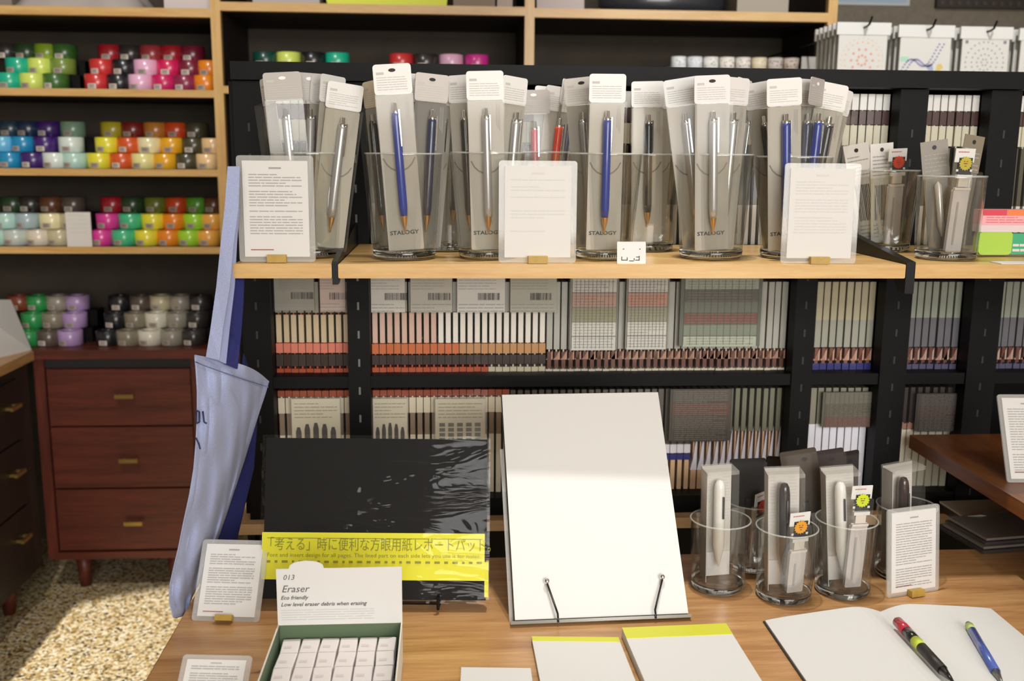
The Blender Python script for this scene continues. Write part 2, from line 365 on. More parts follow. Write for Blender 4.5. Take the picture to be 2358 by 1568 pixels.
def cluster(shelf_name, z, px_bottom_y, rows, cname, Y0=2.99, only=None, lift=0):
    """rows: tiers of (pixel x of the centre, colour)"""
    step = [0, .05, .105]
    for t, row in enumerate(rows):
        if not row: continue
        Y = Y0 + step[t]
        for i, (px, c) in enumerate(row):
            py = px_bottom_y
            p = PY(px, py - 33 * t, Y); zz = z + t * (RH - .001) + lift
            nb = row[i + 1][1] if i + 1 < len(row) else row[i - 1][1]
            side = 'left of' if i + 1 < len(row) else 'right of'
            tier = ('bottom tier', 'middle tier', 'top tier')[t]  # top-tier colours mostly picked darker, standing in for shade under the shelf
            r = thing('tape_roll', '%s tape roll %s %s, %s, %s' % (c, side, nb, tier, cname), 'tape roll', Matrix.Translation((p.x, Y, zz)) @ Matrix.Rotation(R(random.Random(i * 7 + t).uniform(-8, 8)), 4, 'Z'), 'tape rolls, ' + cname)
            part('roll', cached(('roll', c), lambda: roll_mesh(COL[c])), r)
            dark = c in ('black', 'charcoal', 'maroon', 'plum', 'purple', 'dark green', 'dark olive', 'magenta', 'hot pink', 'red', 'burnt orange', 'grey brown')
            part('sticker', cached(('sticker', dark), lambda: sticker_mesh('d8ccc0' if dark else 'b4a698')), r)
    xs = [PY(px, px_bottom_y, Y0).x for row in rows if row for px, _ in row]
    a, b = min(xs) - .02, max(xs) + .03
    mb = MB()
    if rows[0]: prof = [(Y0 + RR + .001, z), (Y0 + RR + .001, z + RH - .002), (Y0 + .05 + RR + .001, z + RH - .002), (Y0 + .05 + RR + .001, z + 2 * RH - .003), (Y0 + .15, z + 2 * RH - .003), (Y0 + .15, z)]
    else: prof = [(Y0 + .01, z), (Y0 + .01, z + RH - .002 + lift), (Y0 + .1, z + RH - .002 + lift), (Y0 + .1, z)]
    ym = Y0 + .05
    n = len(prof); vs = [(x - (a + b) / 2, y - ym, zz - z) for x in (a, b) for y, zz in prof]
    mb.add(vs, [tuple(range(n)), tuple(range(2 * n - 1, n - 1, -1))] + [(i, i + n, (i + 1) % n + n, (i + 1) % n) for i in range(n)], M_black)
    solo('display_riser', mb, 'black stepped riser under the tape rolls, %s' % cname, 'riser', ((a + b) / 2, ym, z))
cluster('s1', LV['s1'], 203, [[(25, 'teal'), (78, 'lime'), (131, 'dark green')], [(45, 'teal'), (96, 'lime'), (147, 'olive green')], [(18, 'charcoal'), (64, 'forest green'), (110, 'bright green'), (150, 'dark green')]], 'highest shelf left end')
cluster('s1', LV['s1'], 203, [[(226, 'red'), (277, 'black'), (326, 'pale pink'), (380, 'magenta'), (429, 'plum'), (476, 'orange')], [(237, 'red'), (288, 'black'), (338, 'pale pink'), (391, 'hot pink'), (440, 'maroon'), (484, 'orange')], [(256, 'crimson'), (302, 'charcoal'), (351, 'rose'), (398, 'crimson'), (444, 'maroon')]], 'highest shelf right end')
cluster('s2', LV['s2'], 387, [[(26, 'blue'), (79, 'purple'), (130, 'white'), (174, 'mint')], [(10, 'light blue'), (57, 'blue'), (108, 'purple'), (166, 'white')], [(27, 'slate'), (68, 'navy'), (115, 'purple'), (170, 'sage')]], 'second shelf left end')
cluster('s2', LV['s2'], 387, [[(232, 'yellow'), (284, 'burnt orange'), (333, 'pale yellow'), (384, 'amber'), (434, 'dark olive'), (480, 'peach')], [(250, 'yellow'), (300, 'burnt orange'), (346, 'cream'), (398, 'amber'), (448, 'dark olive'), (492, 'peach')], [(262, 'mustard'), (308, 'dark red'), (360, 'tan'), (408, 'vermilion'), (454, 'dark olive')]], 'second shelf right end')
cluster('s3', LV['s3'], 567, [[(-8, 'mint'), (39, 'pale grey'), (92, 'beige'), (140, 'light tan')], [(18, 'mint'), (66, 'blue grey'), (122, 'cream'), (168, 'light tan')], [(33, 'forest green'), (74, 'charcoal'), (122, 'brown'), (172, 'grey brown')]], 'third shelf left end')
cluster('s3', LV['s3'], 567, [[(236, 'pink'), (288, 'mint green'), (341, 'yellow'), (392, 'orange'), (439, 'lime green'), (483, 'light orange')], [(252, 'pink'), (304, 'mint green'), (356, 'yellow'), (404, 'orange'), (452, 'lime green'), (492, 'light orange')], [(262, 'crimson'), (308, 'forest green'), (362, 'moss'), (410, 'vermilion'), (457, 'green'), (494, 'brown')]], 'third shelf right end')
cluster('ct', ZC, 797, [[(68, 'emerald'), (115, 'grey brown'), (164, 'mauve')], [(80, 'emerald'), (127, 'taupe'), (175, 'mauve')], [(48, 'rust'), (92, 'emerald'), (137, 'grey'), (181, 'mauve')]], 'left half of counter')
cluster('ct', ZC, 797, [[(251, 'black'), (298, 'taupe'), (348, 'off-white'), (399, 'grey'), (448, 'charcoal')], [(270, 'black'), (316, 'taupe'), (364, 'off-white'), (411, 'grey'), (457, 'charcoal')], [(280, 'black'), (328, 'grey brown'), (374, 'light tan'), (418, 'grey'), (464, 'charcoal')]], 'right half of counter')
cluster('s1b', LV['s1b'], 186, [[], [(612, 'deep green'), (666, 'lime'), (722, 'black'), (778, 'teal')]], 'left above black rack', lift=.015)
cluster('s1b', LV['s1b'], 186, [[], [(925, 'red'), (980, 'charcoal'), (1039, 'pale pink'), (1098, 'fuchsia')]], 'above rack beside oak upright', lift=.015)
# small patterned tapes and a card further right
zr = zy(1680, 160, 3.0)
for i in range(8):
    px = 1562 + i * 37; p = PY(px, 158 + i * .4, 3.0)
    mb = MB(); r = .0225
    mb.lathe([(.015, 0), (r, 0), (r, .034), (.015, .034), (.015, 0)], mat(['e9ecec', 'e3e6ea', 'eceae4', 'efe9e0', 'e8e2da', 'e6dcc0', 'd9cfc8', 'e0d2c4'][i], .5), n=24)
    rg = random.Random(i)
    for k in range(14):
        a = R(rg.uniform(-150, -30)); zz = rg.uniform(.006, .028); s_ = .0016
        mb.quad([((r + .0004) * math.cos(a - .06), (r + .0004) * math.sin(a - .06), zz - s_), ((r + .0004) * math.cos(a + .06), (r + .0004) * math.sin(a + .06), zz - s_), ((r + .0004) * math.cos(a + .06), (r + .0004) * math.sin(a + .06), zz + s_), ((r + .0004) * math.cos(a - .06), (r + .0004) * math.sin(a - .06), zz + s_)], mat(['8a8f9c', '99a', '777777', '3a3a3a', '6b4a40', 'c8a860', '2a2226', '4a2f2a'][i] if i != 1 else '9999aa', .6))
    solo('patterned_tape', mb, ['white tape roll with grey dots, leftmost of the small tapes', 'white tape roll with lilac dots, second from the left of the small tapes', 'white tape roll with grey marks, third small tape', 'white tape roll with black marks, fourth small tape', 'white tape roll with brown marks, fifth small tape', 'cream tape roll with yellow marks, sixth small tape', 'pale tape roll with black blotches, next to last of the small tapes', 'pale tape roll with brown blotches, rightmost of the small tapes'][i], 'tape roll', (p.x, 3.0, zr), 'small patterned tapes above the black rack')
x0, x1 = xy(1530, 165, 3.0), xy(1890, 165, 3.0)
mb = MB(); mb.box((x0, -.04, LV['s1c'] - zr), (x1, .05, 0), M_white); solo('display_tray', mb, 'low white tray carrying the small patterned tapes', 'tray', (0, 3.0, zr))
p = PY(1867, 160, 2.97); mb = MB(); mb.box((-.034, 0, 0), (.034, .004, .035), M_paper); solo('price_card', mb, 'blank white card standing right of the patterned tapes', 'card', (p.x, 2.955, zr))
# card on the third shelf, paper stand on the left counter
p = PY(184, 567, 2.94); mb = MB(); mb.rbox(-.035, 0, .035, .098, 0, .003, .002, M_white)
for k in range(5): mb.rect(-.028, .088 - k * .012, .02 + .004 * (k % 3), .089 - k * .012, -.0004, M_inkl)
solo('price_card', mb, 'white card standing in front of pale tape rolls on the third shelf', 'card', (p.x, 2.94, LV['s3']))
pa, pb = PZ(73, 806, ZC), PZ(-70, 840, ZC)
mb = MB(); base = (pa + pb) / 2
tp = [PY(25, 690, pa.y + .02) - base, PY(-95, 690, pb.y + .0) - base]
A, B = pa - base, pb - base
off = Vector((-.10, .05, 0))
mb.add([A, B, tp[1], tp[0], A + off, B + off], [(0, 1, 2, 3), (4, 3, 2, 5), (0, 3, 4), (1, 5, 2)], M_white)
for k in range(5):
    u0, v0 = .08 + .04 * k, .55; 
    def q(u, v): return A.lerp(B, u).lerp(tp[0].lerp(tp[1], u), v) + Vector((.001, -.001, 0))
    for (u, v, w_, h_, mm) in (((.12, .62, .25, .16, mat('cfd6da', .7))), ((.14, .64, .07, .1, mat('e8c0a8', .7))), ((.12, .55, .05, .04, M_dark)), ((.24, .54, .06, .03, M_ink2))):
        if k == 0: mb.quad([q(u, v), q(u + w_, v), q(u + w_, v + h_), q(u, v + h_)], mm)
solo('paper_stand', mb, 'folded white paper stand on the left counter', 'stand', base)

# things above the top boards
def topthing(name, label, cat, px0, px1, y0, z, m, yoff=.04, depth=.25, h=.12, shape='box'):
    a, b = xy(px0, y0, YB + yoff), xy(px1, y0, YB + yoff); mb = MB(); w = (b - a) / 2
    if shape == 'box': mb.box((-w, 0, 0), (w, depth, h), m)
    elif shape == 'tray': mb.prism([(-w, h), (-w + .02, 0), (w - .01, 0), (w, h)], 0, depth, m)
    elif shape == 'bowl': mb.lathe([(.001, 0), (w * .9, 0), (w, h * .3), (w * 1.02, h), (w * .96, h), (w * .93, h * .35), (w * .85, .01), (.001, .01)], m, Matrix.Translation((0, depth / 2, 0)) @ Matrix.Diagonal((1, .55, 1, 1)), 40)
    elif shape == 'cloth':
        n = 24; vs = []; fs = []
        for j in range(9):
            for i in range(n + 1):
                u = i / n; zz = h * (.65 + .25 * math.sin(u * 9 + j) * .5 + .1 * math.sin(j * 2.3 + u * 17)) if 0 < j < 8 else 0.0
                zz *= (1 - (2 * u - 1) ** 6)
                vs.append((-w + 2 * w * u, depth * j / 8 + .006 * math.sin(u * 14), max(0, zz)))
        for j in range(8):
            for i in range(n): a_ = j * (n + 1) + i; fs.append((a_, a_ + 1, a_ + n + 2, a_ + n + 1))
        mb.add(vs, fs, m, None, True)
    return solo(name, mb, label, cat, ((a + b) / 2, YB + yoff, z))
topthing('folded_cloth', 'crumpled pale grey fabric on the top board at the far left', 'cloth', 30, 325, 15, LV['s0'], mat('b3aaa4', .9, bump=.3, bscale=200), shape='cloth', h=.1)
topthing('storage_box', 'pale pinkish white box on the top board beside the oak upright', 'box', 378, 488, 14, LV['s0'], mat('cfc3c0', .7))
topthing('storage_box', 'beige box at the left edge of the top board', 'box', -60, 28, 14, LV['s0'], mat('8a7f70', .7))
topthing('storage_box', 'long pale grey box left of the lime tray', 'box', 582, 736, 10, LV['s0b'], mat('b8aeaa', .7))
topthing('shallow_tray', 'bright lime yellow tray on the middle top board', 'tray', 738, 1036, 8, LV['s0b'], mat('dde23a', .5), shape='tray', h=.09)
topthing('storage_box', 'brown grey box right of the lime tray', 'box', 1044, 1140, 10, LV['s0b'], mat('8f7d6c', .7))
topthing('storage_box', 'small pale box tucked against the second oak upright', 'box', 1145, 1180, 10, LV['s0b'], mat('b8a89c', .7))
topthing('storage_box', 'pale lilac grey box left of the dark bowl', 'box', 1236, 1345, 20, LV['s0c'], mat('beb2ae', .7))
topthing('wide_bowl', 'wide dark bowl on the right top board', 'bowl', 1392, 1692, 20, LV['s0c'], mat('2f3136', .3, coat=.4), shape='bowl', h=.1)
topthing('storage_box', 'beige grey box right of the dark bowl', 'box', 1697, 1815, 22, LV['s0c'], mat('a39a8c', .7))

# ---------------------------------------------------------------- wall at the right: prints and hanging packets
YW = 3.36
a, b = PY(1925, -40, YW), PY(2093, 14, YW); mb = MB(); mb.box((0, -.004, 0), (b.x - a.x, 0, a.z - b.z), mat('a9adae', .7))
mb.rect(.01, .01, b.x - a.x - .01, .02, -.005, mat('8fa4b8', .7)); mb.rect(.03, .03, b.x - a.x - .05, .05, -.005, mat('c9c4b0', .7))
solo('wall_print', mb, 'pale blue grey print pinned to the plaster wall', 'picture', (a.x, YW, b.z))
a, b = PY(2157, -60, YW), PY(2460, 24, YW); w_, h_ = b.x - a.x, a.z - b.z; pf = thing('picture_frame', 'dark framed picture high on the right plaster wall', 'picture', (a.x, YW, b.z))
mb = MB(); t_ = .035
for (p0, p1) in (((0, 0), (w_, t_)), ((0, h_ - t_), (w_, h_)), ((0, t_), (t_, h_ - t_)), ((w_ - t_, t_), (w_, h_ - t_))): mb.box((p0[0], -.02, p0[1]), (p1[0], 0, p1[1]), mat('241c18', .5))
for k in range(16): mb.box((.01 + k * w_ / 16, -.023, .008), (.01 + k * w_ / 16 + .012, -.019, .02), mat('3b2f28', .5))
mb.build('frame', pf); MB().box((t_, -.008, t_), (w_ - t_, -.004, h_ - t_), mat('b8b2a4', .7)).build('picture', pf)

def hang_packet(pxl, pxr, pyt, pyb, Y, pic, label, depth, first=True):
    w = xy(pxr, pyt, Y) - xy(pxl, pyt, Y); zt = zy((pxl + pxr) / 2, pyt, Y); h = zt - zy((pxl + pxr) / 2, 184, Y) + .01
    x = (xy(pxr, pyt, Y) + xy(pxl, pyt, Y)) / 2
    t = thing('hanging_packet', label, 'packet', (x, Y, zt), 'white picture packets hanging on the wall hooks')
    mb = MB(); mb.box((-w / 2 - .003, -.004, -.03), (w / 2 + .003, .004, 0), M_white); mb.build('header', t)
    mb = MB(); mb.box((-w / 2 + .004, -.002, -h), (w / 2 - .004, .002, -.03), M_paper)
    y = -.0026; cx, cz = 0, -.03 - (h - .03) * .52
    if pic == 'sun':
        m1, m2 = mat('e0a090', .7), mat('e6bfa0', .7)
        for rr, n, s_ in ((.012, 8, .004), (.028, 10, .004), (.045, 20, .003), (.054, 28, .002)):
            for k in range(n):
                a_ = 2 * math.pi * k / n; X_, Z_ = cx + rr * math.cos(a_), cz + rr * math.sin(a_)
                mb.quad([(X_ - s_, y, Z_), (X_, y, Z_ - s_), (X_ + s_, y, Z_), (X_, y, Z_ + s_)], m1 if rr in (.012, .028) else m2)
    elif pic == 'ribbon':
        for k in range(26):
            u = k / 25; X_, Z_ = -w * .42 + w * .7 * u, cz - .03 + .06 * u + .02 * math.sin(u * 7)
            for dx in (-.006, .006): mb.rect(X_ + dx, Z_ - .002, X_ + dx + .005, Z_ + .002, y, mat('8a86b8', .7))
        for k in range(6):
            a_ = R(60 * k); X_, Z_ = w * .2, cz - .035
            mb.quad([(X_, y, Z_), (X_ + .03 * math.cos(a_ - .3), y, Z_ + .03 * math.sin(a_ - .3)), (X_ + .035 * math.cos(a_), y, Z_ + .035 * math.sin(a_)), (X_ + .03 * math.cos(a_ + .3), y, Z_ + .03 * math.sin(a_ + .3))], mat('d8c070' if k % 2 else 'a0a8c8', .7))
        mb.rect(-w * .45, cz + .0, -w * .3, cz + .012, y, mat('a8d8c0', .7))
    elif pic == 'flower':
        for rr, n in ((.008, 6), (.02, 12), (.034, 18), (.05, 26)):
            for k in range(n):
                a_ = 2 * math.pi * k / n; X_, Z_ = cx + rr * math.cos(a_), cz + rr * math.sin(a_); s_ = .0028
                mb.quad([(X_ - s_, y, Z_), (X_, y, Z_ - s_), (X_ + s_, y, Z_), (X_, y, Z_ + s_)], mat('a8a0a4', .7))
        for sx in (-1, 1):
            for sz in (-1, 1): mb.rect(cx + sx * .05 - .004, cz + sz * .05 - .004, cx + sx * .05 + .004, cz + sz * .05 + .004, y, mat('84808a', .7))
    mb.build('sheet', t)
    mb = MB(); mb.box((-w / 2, -.0045, -h - .002), (w / 2, .0045, -.03), M_film); mb.build('sleeve', t)
YP = 2.55
specs = [(1930, 2049, 52, 'sun', 'red sun drawing'), (2072, 2196, 58, 'ribbon', 'blue ribbon and yellow star drawing'), (2215, 2330, 62, 'flower', 'grey flower drawing'), (2350, 2470, 66, 'flower', 'plain grey drawing')]
wh = ['beside the oak upright', 'second from the oak upright', 'third from the oak upright', 'cut by the right edge']
for i, (xl, xr, yt, pic, lab) in enumerate(specs):
    xc = (xy(xl, yt, YP) + xy(xr, yt, YP)) / 2; zt = zy((xl + xr) / 2, yt, YP)
    mb = MB(); mb.tube([(0, YW - YP, 0), (0, -.02, 0), (0, -.035, .004), (0.004, -.04, .022)], .0028, M_blackmetal)
    solo('wall_hook', mb, 'black wire hook of the packets %s' % wh[i], 'hook', (xc, YP, zt - .012))
    for k in range(6):
        Yk = YP + k * .03; a_ = proj((xc, Yk, zt)); sw = (xr - xl) * (YP / Yk) / 2
        hang_packet(a_[0] - sw, a_[0] + sw, a_[1], 0, Yk, pic if k == 0 else None, 'white packet with %s, %s' % (lab, wh[i]) if k == 0 else 'white packet behind the %s one, %s' % (lab.replace(' drawing', ''), wh[i]), 0)

# ================================================================ black display rack
YR = 1.54; RDP = .30
zt_r = zy(1179, 151, YR)
rack = thing('display_rack', 'long black display rack with tall posts holding rows of clear files behind the table', 'rack', (0, YR, 0))
xl_r = xy(556, 700, YR)
posts = [(556, 622), (799, 850), (1833, 1880), (2038, 2100), (2240, 2308)]
PXY = [(xy(a, 700, YR), xy(b, 700, YR)) for a, b in posts]
XR_END = 1.55
zc3 = zy(1179, 1148, YR); zc2t, zc2b = zy(1179, 866, YR), zy(1179, 892, YR)
zbase = zy(1179, 1196, YR)
def rb(mb, x0, y0, z0, x1, y1, z1, m=M_black): return mb.box((x0, y0 - YR, z0), (x1, y1 - YR, z1), m)
for i, (a, b) in enumerate(PXY):
    mb = MB(); rb(mb, a, YR, zbase, b, YR + .03, zt_r - .027)
    xc = (a + b) / 2
    for k in range(14):
        z = zt_r - .1 - k * .045; rb(mb, xc - .0015, YR - .0006, z, xc + .0015, YR, z + .012, mat('777470', .5) if i == 1 else M_dark)
    mb.build('post', rack)
mb = MB(); rb(mb, xl_r, YR - .012, zt_r - .026, XR_END, YR + RDP, zt_r); mb.build('top', rack)
mb = MB(); rb(mb, xl_r, YR + RDP, .02, XR_END, YR + RDP + .012, zt_r - .026); mb.build('back_panel', rack)
mb = MB(); rb(mb, xl_r - .012, YR + .03, .0, xl_r, YR + RDP, zt_r - .026); mb.build('side_panel', rack)
ztopshelf_t, ztopshelf_b = zy(1179, 566, YR), zy(1179, 590, YR)
for zt_, zb_ in ((zc2t, zc2b), (zc3, zbase), (ztopshelf_t, ztopshelf_b)):
    mb = MB(); rb(mb, xl_r, YR + .004, zb_, XR_END, YR + RDP, zt_); mb.build('shelf', rack)
zw0, zw1 = zy(1179, 1222, YR - .02), zy(1179, 1198, YR - .02)
mb = MB(); rb(mb, xy(540, 1210, YR), YR - .02, zw0, XR_END, YR + RDP, zw1 , wood('pale_board', 'b8936a', 'd8b48c', 'X', .5)); mb.build('base_board', rack)
mb = MB(); rb(mb, xl_r, YR + .05, .0, XR_END, YR + RDP, zw0); mb.build('plinth', rack)

# ---------------------------------------------------------------- files standing in the rack
def file_mesh(key):
    """bands: (height0, height1, colour, width factor, slanted)"""
    bands, h = key[1], key[2]
    mb = MB(); t = .0108; d = .2
    mb.box((-.0012, .003, 0), (.0012, d, h), mat(bands[0][2], .6))
    for z0, z1, c, wf, sl in bands:
        m = mat(c, .35, coat=.4); w = t * min(1, wf * 1.22) / 2
        if sl:
            vs = [(-w, 0, z0), (w, 0, z0), (w, 0, z1), (-w * .2, 0, z0 + (z1 - z0) * .25), (-w, .03, z0), (w, .03, z0), (w, .03, z1), (-w * .2, .03, z0 + (z1 - z0) * .25)]
            mb.add(vs, [(0, 1, 2, 3), (4, 7, 6, 5), (0, 4, 5, 1), (1, 5, 6, 2), (2, 6, 7, 3), (3, 7, 4, 0)], m)
        else: mb.box((-w, 0, z0), (w, .03, z1), m)
    mb.box((-t / 2, -.0015, 0), (-t / 2 + .0008, .035, h), M_film)
    mb.box((t / 2 - .0008, -.0015, 0), (t / 2, .035, h), M_film)
    return mb
PITCHX = .0116
comps = [(PXY[0][1], PXY[1][0], 'A'), (PXY[1][1], PXY[2][0], 'B'), (PXY[2][1], PXY[3][0], 'C'), (PXY[3][1], PXY[4][0], 'D'), (PXY[4][1], PXY[4][1] + .16, 'E')]
cdesc = {'A': 'leftmost rack bay', 'B': 'wide middle rack bay', 'C': 'third rack bay', 'D': 'fourth rack bay', 'E': 'rightmost rack bay'}
def zz_(py, z0): return max(0, zy(1179, py, YR + .03) - z0)
def bands_for(tier, comp, f, z0):
    g = lambda ylo, yhi, c, wf=.62, sl=False: (round(zz_(ylo, z0), 4), round(zz_(yhi, z0), 4), c, wf, sl)
    if tier == 'top':
        return (g(564, 470, 'd8d2c4', .5), g(470, 332, '55503f', .5), g(328, 280, 'cfcab2', .85), g(278, 246, '4a2e2a', .8), g(244, 206, 'f2f0ea', .85))
    if tier == 'mid':
        if comp == 'A': return (g(862, 848, 'a8482a', 1.3), g(842, 815, '3a2820', .9), g(812, 790, 'e08068', .9), g(788, 725, 'd0bb98', .62), g(720, 650, 'a09a86', .7))
        if comp == 'B' and f < .42: return (g(862, 846, 'b04a22' if f < .28 else 'c8bfa4', 1.3), g(840, 818, '3a2820', .9), g(815, 792, 'd2703c' if f < .2 else 'c8925c', .8), g(790, 720, ('dcb8a4' if f < .15 else 'efe8da'), .6), g(718, 650, 'a8a59a', .7))
        if comp == 'B': return (g(862, 852, 'd0c8b4', 1.2), g(850, 812, '6b4034', .5), g(830, 808, 'c89c80', .9, True), g(806, 650, 'b8b6aa', .7))
        if comp in 'C': return (g(862, 842, '2a2c78', 1.2), g(842, 806, '7a4a38', .45), g(835, 806, 'd8a890', .9, True), g(804, 740, 'a8a898', .75), g(740, 650, 'c0b898', .75))
        return (g(862, 845, '55506c', 1.2), g(842, 806, '6a3c34', .45), g(835, 806, 'c8a898', .9, True), g(804, 735, '6c6a70', .75), g(735, 650, '9da494', .75))
    if comp == 'A' or (comp == 'B' and f < .33): return (g(1148, 1000, 'f4ead4', .62), g(1000, 950, '9a8470', .6), g(950, 915, 'ecdfc4', .8), g(912, 898, 'a05038', .9))
    if comp == 'B' and f < .78: return (g(1148, 1066, 'f0cca4', .55), g(1066, 1052, '3f3f86', .85), g(1050, 1030, 'faf6fc', .92), g(1028, 900, '5c564c', .6))
    if comp == 'B': return (g(1148, 1090, 'e6bc98', .7), g(1090, 990, 'eceaf8', 1.0, True), g(1000, 900, '7d7c68', .55))
    if comp == 'C': return (g(1148, 985, 'f0f0fa', .9), g(985, 900, '8e8a78', .7))
    return (g(1148, 1000, 'f8f2dc', .92), g(998, 985, 'b88a78', .8), g(983, 900, '453c3a', .55))
for tier, z0, ztop in (('top', ztopshelf_t, 206), ('mid', zc2t, 650), ('low', zc3, 900)):
    tdesc = {'top': 'white-topped clear file, upper level, ', 'mid': 'clear file just below the oak shelf, ', 'low': 'clear file on the lowest level, '}[tier]
    for a, b, cn in comps:
        if tier == 'low' and cn == 'E': continue
        n = int((b - a) / PITCHX); rg = random.Random(hash(tier + cn) & 0 or len(tier) * 31 + ord(cn))
        for i in range(n):
            x = a + (b - a) * (i + .5) / n; f = i / max(1, n - 1)
            if tier == 'top' and cn == 'B' and (i % 2) and not (.33 < f < .48): pass
            bd = bands_for(tier, cn, f, z0); h = max(q_[1] for q_ in bd)
            o = part('clear_file', cached(('clear_file', bd, round(h, 3)), lambda: file_mesh((0, bd, h))))
            o.matrix_world = Matrix.Translation((x, YR + .034 + rg.uniform(0, .003), z0)) @ Matrix.Rotation(R(rg.uniform(-2.0, 2.0)), 4, 'Z')
            foot = '' if tier == 'top' else {'b04a22': 'with orange foot ', 'a8482a': 'with red foot ', 'c8bfa4': 'with cream foot ', 'd0c8b4': 'with pale foot ', '2a2c78': 'with blue foot ', '55506c': 'with violet foot '}.get(bd[0][2], 'with %s lower half ' % {'f4ead4': 'cream', 'f0cca4': 'kraft and blue', 'e6bc98': 'lilac slanted', 'f0f0fa': 'pale lilac', 'f8f2dc': 'ivory'}.get(bd[0][2], 'pale'))
            lab = tdesc + foot + cdesc[cn]
            tag(o, lab, 'file', lab.replace('clear file', 'files'))
# clear packets shown face-on in front of the files
def face_packet(xl, xr, yt, yb, label, tone, kind, Y=YR + .024):
    a, b = PY(xl, yb, Y), PY(xr, yt, Y); w, h = b.x - a.x, b.z - a.z
    t = thing('clear_packet', label, 'packet', (a.x + w / 2, Y, a.z))
    mb = MB(); mb.box((-w / 2 + .002, 0, .002), (w / 2 - .002, .003, h), mat(tone, .6)); rg = random.Random(int(xl))
    y = -.0005
    if kind == 'bar':
        for k in range(16): 
            x = -.005 + k * .0022; mb.rect(x, h * .38, x + .0006 + .0012 * rg.random(), h * .58, y, M_ink)
        lines(mb, rg, -w * .45, w * .45, h * .3, h * .02, 3, y, M_ink2, .2); lines(mb, rg, -w * .45, w * .3, h * .98, h * .65, 4, y, M_ink2, .15)
    else:
        cols = kind
        n = len(cols)
        for k, c in enumerate(cols): mb.rect(-w * .44, h * (1 - (k + 1) / n) + .001, w * .44, h * (1 - k / n) - .001, y, mat(c, .6))
        lines(mb, rg, -w * .4, w * .4, h * .97, h * .03, 24, y - .0004, mat('8a887c', .7), .18)
        for k in range(12): mb.rect(-w * .44 + k * w * .08, .004, -w * .44 + k * w * .08 + .0006, h * .98, y - .0008, mat('6a685e', .6))
    mb.build('insert', t)
    mb = MB(); mb.box((-w / 2, -.0025, 0), (w / 2, .0045, h), M_film); mb.build('sleeve', t)
for xl, xr, lab, tone in ((852, 935, 'grey face-on packet with a barcode, right beside the first black post', 'e6e3da'), (943, 1044, 'darker grey barcode packet, second from the first black post', 'cfcbc0'), (1050, 1166, 'pale grey barcode packet under the oak shelf, third from the first post', 'eceae4'), (1172, 1285, 'green grey barcode packet under the oak shelf, fourth from the first post', 'c4c3b4')):
    face_packet(xl, xr, 640, 722, lab, tone, 'bar')
face_packet(735, 797, 640, 720, 'pink-tinted packet left of the first black post under the oak shelf', 'd4beb4', 'bar')
face_packet(630, 725, 640, 718, 'dim grey packet at the left end under the oak shelf', 'a5a298', 'bar')
face_packet(1308, 1428, 640, 808, 'clear packet with orange and green bands, middle of the row under the shelf', '9a988c', ['e0ded6', 'd0a898', 'a6a482', 'dcdad0', 'e0ded6'])
face_packet(1436, 1545, 640, 806, 'clear packet with orange band, beside the dark green packet', '9a988c', ['e0ded6', 'd8a08a', 'aca88e', 'dcdad0', 'e0ded6'])
face_packet(1560, 1760, 640, 800, 'large clear packet of dark green and brown squares under the shelf', '6b7064', ['b0b6a8', '6a6762', '7c8274', '86564e', '8a9480', 'c0c6b2'])
face_packet(1537, 1690, 895, 1018, 'dark mesh packet on the lowest rack level right of the white pad', '4e463e', ['5c5248', '6a4438', '544a40', '4a4038'])
face_packet(1888, 2030, 902, 985, 'dim speckled packet on the lowest level right of the second middle post', '5f5b4c', ['6c6856', '56523f', '6b4038'])
face_packet(2102, 2236, 905, 995, 'dark brown mesh packet in the narrow right bay', '3f3432', ['443a38', '4a3430', '3a2c2a'])
for xl, xr, lab in ((672, 785, 'cream packet with dark arches left of the first black post'), (858, 940, 'cream packet with dark arches right of the first black post'), (1000, 1120, 'cream packet with grey grid pattern above the black pad')):
    Y = YR + .024; a, b = PY(xl, 1060, Y), PY(xr, 915, Y); w, h = b.x - a.x, b.z - a.z
    t = thing('clear_packet', lab, 'packet', (a.x + w / 2, Y, a.z)); mb = MB(); mb.box((-w / 2 + .002, 0, .002), (w / 2 - .002, .003, h - .002), mat('ece2c8', .6))
    rg = random.Random(xl); lines(mb, rg, -w * .42, w * .42, h * .93, h * .66, 5, -.0005, mat('9a8f70', .7), .2)
    for k in range(5):
        x = -w * .4 + k * w * .17; ww = w * .11
        if 'grid' in lab:
            for j in range(4): mb.rect(x, h * (.3 + j * .08), x + ww, h * (.36 + j * .08), -.0005, mat('77776c', .7))
        else:
            top = h * (.5 + .1 * math.sin(math.pi * (k + .5) / 5)); mb.quad([(x, -.0005, .01), (x + ww, -.0005, .01), (x + ww, -.0005, top * .85), (x + ww * .75, -.0005, top), (x + ww * .25, -.0005, top), (x, -.0005, top * .85)], mat('2e2420', .7))
    mb.build('insert', t); MB().box((-w / 2, -.0025, 0), (w / 2, .0045, h), M_filmhazy).build('sleeve', t)

